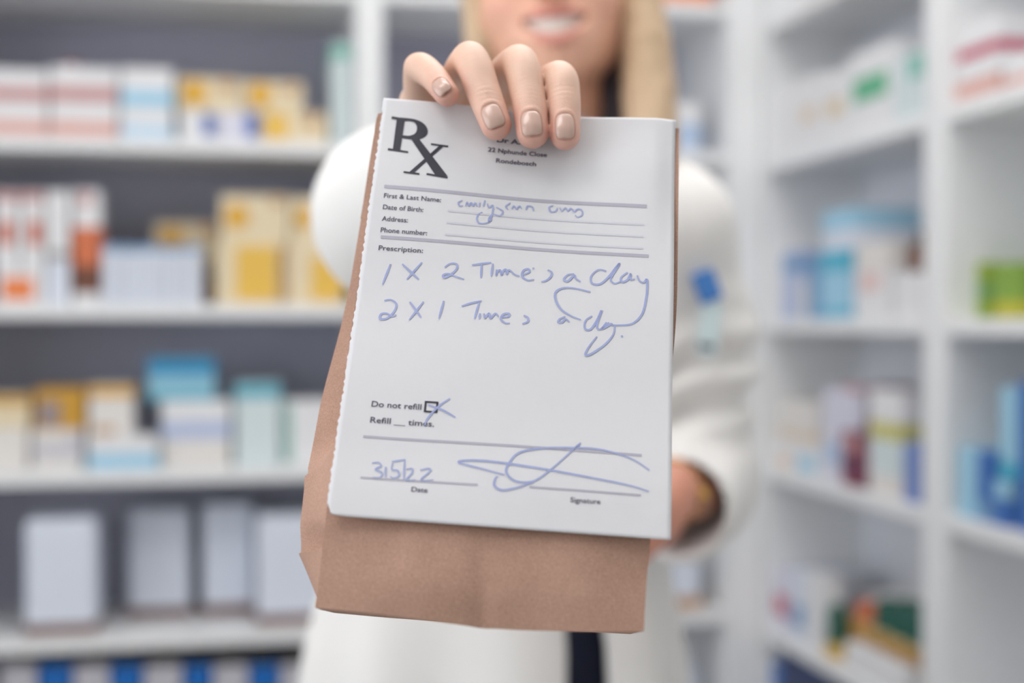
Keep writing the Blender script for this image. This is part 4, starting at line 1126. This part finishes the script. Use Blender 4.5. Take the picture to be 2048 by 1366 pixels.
# ---- fingernails
NAIL = material('nude_nail_polish', (204, 170, 156), 0.25, 0.0, 40, 0.02, coat=0.35)
def nail_mesh(P, r, w, l, off):
    tip, ax, dd, sd = nail_frame(P, r)
    rr = (r[3] + (r[2] - r[3]) * .15)
    vv, ff = [], []
    NL, NS_ = 16, 12
    for i in range(NL + 1):
        a = -1 + 2 * i / NL                                   # -1 cuticle, +1 free edge
        p = 3.0 if a < 0 else 4.5
        wf = max(0.0, 1 - abs(a) ** p) ** (1 / p)
        wf = max(wf, .45 if a < 0 else .55)
        for j in range(NS_ + 1):
            b = -1 + 2 * j / NS_
            x = b * wf * w / 2
            la = off + a * l / 2
            rc = rr * .98
            z = math.sqrt(max(rc * rc - x * x, 1e-9)) + .00025
            z += .0004 * (1 - a * a) - .0004 * max(0, a) ** 2 - .0003 * max(0, -a) ** 4
            # sink towards the rim of the finger where the radius narrows past the tip centre
            if la > 0: z -= (rr - math.sqrt(max(rr * rr - la * la, 1e-9))) * .55
            vv.append(tip + ax * la + sd * x + dd * z)
    for i in range(NL):
        for j in range(NS_):
            q = i * (NS_ + 1) + j
            ff.append((q, q + NS_ + 1, q + NS_ + 2, q + 1))
    m = bpy.data.meshes.new('fingernail'); m.from_pydata([tuple(v) for v in vv], [], ff)
    return m
for nm in NAILS:
    w, l, off = NAILS[nm]
    P, r = FINGERS[nm]
    m = nail_mesh(P, r, w, l, off)
    o = link('fingernail', m, NAIL, person, smooth=True)
    md = o.modifiers.new('thickness', 'SOLIDIFY'); md.thickness = .0006; md.offset = 0
    o['label'] = 'glossy nude painted fingernail'

# ---- teeth, eyes, brows
TOOTH = material('tooth_enamel', (246, 238, 230), .25)
for k in range(-4, 4):
    t = (k + .5) / 4.6
    wx = .0039 if abs(k + .5) < 1 else .0035
    y = .0905 - .020 * t * t
    z1 = ZM + .011 * t * t + .0097 * max(.1, 1 - t * t) ** .7 + .001
    z0 = ZM + .011 * t * t - .0062 * max(.1, 1 - t * t) ** .7
    m = box_mesh('tooth', -wx, wx, -.0035, .0025, z0, z1, .0012, 2)
    ang = -t * .7
    for v in m.vertices:
        x, yy = v.co.x * math.cos(ang) - v.co.y * math.sin(ang), v.co.x * math.sin(ang) + v.co.y * math.cos(ang)
        v.co = Vector(HW((.030 * t * .98 + x, y + yy, v.co.z)))
    m.flip_normals()
    link('tooth', m, TOOTH, person, smooth=True)
def sphere_mesh(name, c, r, u=20, v=12):
    bm = bmesh.new(); bmesh.ops.create_uvsphere(bm, u_segments=u, v_segments=v, radius=1)
    for q in bm.verts: q.co = Vector(HW((c[0] + q.co.x * r[0], c[1] + q.co.y * r[1], c[2] + q.co.z * r[2])))
    m = bpy.data.meshes.new(name); bm.to_mesh(m); bm.free(); return m
EYE = material('eye_white', (235, 232, 228), .15)
IRIS = material('iris_blue_grey', (92, 112, 128), .15)
BROW = material('brow_hair', (150, 116, 84), .7)
for s in (-1, 1):
    e = link('eye', sphere_mesh('eye', (s * .032, .0705, .011), (.0122, .0118, .0112)), EYE, person, True)
    link('iris', sphere_mesh('iris', (s * .032, .0796, .011), (.0054, .0036, .0054)), IRIS, e, True)
    link('eyebrow', tube_mesh('eyebrow', [HW((s * (.014 + .034 * q), .092 - .020 * q * q, .036 + .005 * math.sin(math.pi * q))) for q in (0, .25, .5, .75, 1)], [.002, .003, .003, .0024, .001], 8), BROW, person, True)

# ---- hair
HAIR = material('blonde_hair', (206, 178, 146), .42, .9, 30, .28, stretch=(14, 14, .7), detail=6)
HAIR_SHADE = material('hair_gap_shade', (58, 50, 58), .6, .6, 30, .25, stretch=(12, 12, .8))  # dark colour painted for the shade between hair and neck
gf = Field((-.135, -.15, -.30), (.135, .12, .155), 0.003)
gf.ellipsoid((0, -.020, .042), (.086, .104, .096))
gf.ellipsoid((0, -.035, -.030), (.082, .080, .090), .03)
def cutface(X, Y, Z):
    return np.maximum(np.sqrt((X / .069) ** 2 + ((Z + .028) / .098) ** 2) - 1.0, (.012 - Y) / .05) * .05
gf.add(cutface, (-.08, -.0, -.15), (.08, .12, .10), .006, cut=True)
WI = np.linalg.inv(RM)
def HL(p): return WI @ (np.array(p) - HC)
right_lock = [HL(p) for p in ((.108, 1.425, 1.560), (.122, 1.412, 1.500), (.131, 1.404, 1.445), (.135, 1.398, 1.395), (.136, 1.385, 1.345), (.132, 1.372, 1.27))]
gf.chain(right_lock, (.022, .0240, .0255, .0265, .025, .017), .0025, (1, .8, 1))
left_lock = [HL(p) for p in ((-.036, 1.425, 1.560), (-.033, 1.410, 1.490), (-.029, 1.405, 1.445), (-.040, 1.415, 1.38), (-.052, 1.42, 1.30))]
gf.chain(left_lock, (.0175, .018, .018, .019, .016), .0025, (1, .8, 1))
gf.chain([(0, -.075, -.03), (-.01, -.085, -.14), (-.015, -.09, -.26)], (.070, .075, .055), .03, (1, 1.6, 1))
gf.displace(lambda X, Y, Z: .0008 * np.sin(X * 620 + .5 * np.sin(Z * 6)) + .0007 * np.sin(Y * 530 + X * 260 + .5 * np.sin(Z * 6)), (-.2, -.2, -.4), (.2, .2, .2))
GV, GF = gf.mesh(); GV = smooth_verts(GV, GF, 1)
hair = link('hair', np_mesh('hair', HC + GV @ RM.T, GF[:, ::-1]), HAIR, person)
hair['label'] = 'long blonde hair falling over one shoulder'
uf = Field((-.10, -.14, -.24), (.135, .06, .05), 0.004)  # dark locks filling in for the shaded gap beside the neck
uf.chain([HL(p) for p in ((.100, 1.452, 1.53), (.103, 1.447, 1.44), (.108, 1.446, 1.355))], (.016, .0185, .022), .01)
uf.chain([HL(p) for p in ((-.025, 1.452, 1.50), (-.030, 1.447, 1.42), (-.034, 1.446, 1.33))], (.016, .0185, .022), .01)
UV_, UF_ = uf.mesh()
link('neck_gap_shade', np_mesh('neck_gap_shade', HC + UV_ @ RM.T, UF_[:, ::-1]), HAIR_SHADE, hair)

# ---- clothing
COAT = material('white_coat_cotton', (232, 230, 228), .8, .12, 500, .02, spec=.2)
NAVY = material('navy_cloth', (30, 34, 52), .8, .1, 400, .06, spec=.2)
SHIRT = material('pale_lilac_shirt', (206, 204, 222), .8, .08, 400, .03, spec=.2)
SHOE = material('white_shoe', (215, 215, 218), .4)
def inner_torso(F, g):
    F.chain([(0.0, 1.42, 1.25), (0.0, 1.42, 1.10), (-.005, 1.425, .98), (-.012, 1.43, .86)], (.128 + g, .132 + g, .112 + g, .142 + g), .05, S2)
    F.capsule(SHOULDER_R, SHOULDER_L, .043 + g, .043 + g, .05)
bf = Field((-.30, 1.22, .78), (.30, 1.62, 1.42), 0.005)
inner_torso(bf, .004)
bf.chain([(0.016, 1.45, 1.385), (0.012, 1.45, 1.28)], (.058, .066), .03)
bf.capsule((.030, 1.44, 1.425), (.022, 1.43, 1.36), .049, .050, .006, cut=True)
BV_, BF_ = bf.mesh(); BV_ = smooth_verts(BV_, BF_, 2)
link('blouse', np_mesh('blouse', BV_, BF_), NAVY, person)
qf = Field((-.25, 1.25, .05), (.25, 1.62, 1.02), 0.007)
qf.chain([(-.012, 1.43, .98), (-.012, 1.43, .86)], (.110, .136), .03, S2)
for s in (-1, 1):
    qf.chain([(-.012 + s * .062, 1.43, .82), (-.012 + s * .080, 1.425, .47), (-.012 + s * .088, 1.45, .07)], (.082, .068, .060), .03)
QV, QF = qf.mesh(); QV = smooth_verts(QV, QF, 2)
link('trousers', np_mesh('trousers', QV, QF), NAVY, person)
for s in (-1, 1):
    sf = Field((-.012 + s * .09 - .07, 1.20, -.004), (-.012 + s * .09 + .07, 1.56, .14), .005)
    cx = -.012 + s * .09
    sf.chain([(cx, 1.47, .045), (cx + s * .006, 1.36, .038), (cx + s * .012, 1.27, .030)], (.042, .040, .034), .02, (1.1, 1, 1))
    sf.capsule((cx, 1.46, .05), (cx, 1.46, .10), .040, .042, .02)
    sf.add(lambda X, Y, Z: Z - .0, (-1, 1, -.02), (1, 2, 0), cut=True)
    V_, F_ = sf.mesh(); link('shoe', np_mesh('shoe', smooth_verts(V_, F_, 1), F_), SHOE, person)

cf = Field((-.31, .76, .48), (.32, 1.66, 1.42), 0.005)
cf.chain([(0.0, 1.42, 1.24), (0.0, 1.42, 1.10), (-.008, 1.425, .99), (-.016, 1.43, .84), (-.018, 1.43, .52)], (.140, .146, .136, .156, .178), .05, S2)
cf.capsule(SHOULDER_R, SHOULDER_L, .060, .060, .05)
cf.chain([SHOULDER_R, ELBOW, (-.030, .79, 1.252)], (.062, .0615, .046), .025)
cf.chain([SHOULDER_L, (.176, 1.44, 1.16), ELBOW_L, (.155, 1.312, 1.001)], (.062, .066, .063, .051), .025)
# skirt folds, sleeve folds
def folds(X, Y, Z):
    a = np.arctan2(X + .016, -(Y - 1.43) * 1.4)
    low = np.clip((1.0 - Z) / .2, 0, 1)
    d = -.0095 * (1.0 + np.sin(a * 8 + .6 * np.sin(Z * 9))) * low
    arm = np.exp(-((X - .19) / .09) ** 2 - ((Z - 1.115) / .05) ** 2) * (Y > 1.22)
    d = d + .0100 * np.sin((Z - .45 * X) * 140 + 2 * np.sin(X * 30)) * arm
    arm2 = np.exp(-((Y - 1.05) / .10) ** 2) * (X < -.02) * (Y < 1.25)
    d = d + .0012 * np.sin((Y + .3 * Z) * 95) * arm2
    return d
cf.displace(folds, (-.4, .7, .4), (.4, 1.7, 1.5))
# open front, hollow neck, hollow cuffs, trimmed hem
def slot(X, Y, Z):
    c_ = np.interp(Z, [.45, .86, 1.0, 1.12, 1.30, 1.45], [.075, .070, .055, .045, .035, .03])
    hw = np.interp(Z, [.45, .86, 1.0, 1.12, 1.30, 1.45], [.030, .019, .012, .018, .050, .075])
    return np.maximum(np.abs(X - c_) - hw, Y - 1.42)
cf.add(slot, (-.2, 1.0, .40), (.3, 1.42, 1.45), .006, cut=True)
cf.chain([(0.016, 1.445, 1.46), (0.012, 1.445, 1.29)], (.062, .070), .006, cut=True)
g0 = .008
cf.chain([(0.0, 1.42, 1.24), (0.0, 1.42, 1.10), (-.008, 1.425, .99), (-.016, 1.43, .84), (-.018, 1.43, .40)], (.112, .116, .104, .122, .142), .02, S2, cut=True)
cf.capsule((-.020, .74, 1.252), (-.0437, .86, 1.251), .037, .038, .003, cut=True)
cf.capsule((.140, 1.240, .998), (.168, 1.38, 1.006), .043, .044, .003, cut=True)
def cuffcut(c0, d):
    c0 = np.array(c0); d = np.array(d) / np.linalg.norm(d)
    return lambda X, Y, Z: np.maximum(-((X - c0[0]) * d[0] + (Y - c0[1]) * d[1] + (Z - c0[2]) * d[2]), np.sqrt((X - c0[0]) ** 2 + (Y - c0[1]) ** 2 + (Z - c0[2]) ** 2) - .11)
cf.add(cuffcut((.150, 1.298, 1.002), (-.55, -.83, -.05)), (.05, 1.15, .90), (.26, 1.38, 1.13), .003, cut=True)
cf.add(cuffcut((-.031, .795, 1.252), (.19, -.98, 0)), (-.15, .68, 1.13), (.10, .92, 1.37), .003, cut=True)
cf.add(lambda X, Y, Z: Z - .50, (-1, 0, .3), (1, 2, .50), cut=True)
CV, CF = cf.mesh(); CV = smooth_verts(CV, CF, 2)
coat = link('lab_coat', np_mesh('lab_coat', CV, CF), COAT, person)
coat['label'] = 'open white lab coat with long sleeves'
# shirt collar and coat lapels
def strip(name, left, right, mat, parent, th=.003):
    vv = []
    for a, b_ in zip(left, right): vv += [a, b_]
    ff = [(2 * i, 2 * i + 1, 2 * i + 3, 2 * i + 2) for i in range(len(left) - 1)]
    m = bpy.data.meshes.new(name); m.from_pydata(vv, [], ff)
    o = link(name, m, mat, parent, True)
    md = o.modifiers.new('thickness', 'SOLIDIFY'); md.thickness = th; md.offset = 0
    return o
def ring_pts(r, z, y_off=0, a0=-150, a1=150, n=24):
    out = []
    for k in range(n + 1):
        a = math.radians(a0 + (a1 - a0) * k / n)
        dz = -.045 * (abs(a) / math.pi) ** 2
        out.append((0.014 + r * math.sin(a), 1.447 + y_off + r * math.cos(a) * .95, z + dz))
    return out
strip('shirt_collar', ring_pts(.066, 1.395), ring_pts(.078, 1.345), SHIRT, person)
strip('coat_collar', ring_pts(.082, 1.385, .004), ring_pts(.105, 1.325, .004), COAT, coat, .004)
for s in (-1, 1):
    L1 = [(.035 + s * (.052 + .005 * k), 1.348 - .0085 * k + .0008 * k * k, 1.325 - .036 * k) for k in range(6)]
    L2 = [(.035 + s * (.098 + (.018 if k == 1 else .006) * (1 - k / 5) - .009 * k), 1.360 - .0105 * k + .0010 * k * k, 1.335 - .036 * k) for k in range(6)]
    strip('lapel', L1, L2, COAT, coat, .004)
# ---- name badge clipped to the coat, bracelet
badge = empty('name_badge', (0.190, 1.352, 1.19))
tag(badge, 'small name badge on a blue clip hanging on the lab coat', 'badge')
BLUE = material('blue_plastic', (66, 124, 194), .35)
BADGE = material('badge_card', (206, 224, 228), .3)
DARK = material('dark_print', (70, 72, 84), .5)
link('clip', box_mesh('clip', -.011, .011, -.006, .002, .000, .030, .002), BLUE, badge).rotation_euler = (0, math.radians(-20), 0)
link('card', box_mesh('card', -.010, .010, -.003, -.001, -.052, .000, .0008), BADGE, badge).rotation_euler = (0, math.radians(6), 0)
link('print_line', box_mesh('print_line', -.008, .006, -.0036, -.0028, -.046, -.040), DARK, badge).rotation_euler = (0, math.radians(6), 0)
GOLD = material('gold_metal', (214, 168, 96), .25, metal=1.0)
ax = Vector(WRIST_L) - Vector(ELBOW_L); ax.normalize()
wc = Vector(WRIST_L) - ax * .010
s1 = ax.cross(Vector((0, 0, 1))).normalized(); s2 = ax.cross(s1)
br = link('bracelet', tube_mesh('bracelet', [wc + s1 * (.0275 * math.cos(q)) + s2 * (.0295 * math.sin(q)) for q in [2 * math.pi * k / 40 for k in range(40)]], .0012, 8, True), GOLD, None, True)
tag(br, 'thin gold bracelet on the wrist inside the coat cuff', 'bracelet')
charm = lathe_mesh('charm', [(.0005, -.002), (.0042, -.0018), (.0056, 0), (.0042, .0018), (.0005, .002)], 16)
cm = link('charm', charm, GOLD, br, True); cm.location = wc + s1 * (-.0275) + Vector((0, -.006, 0)); cm.rotation_euler = (math.radians(80), 0, .3)
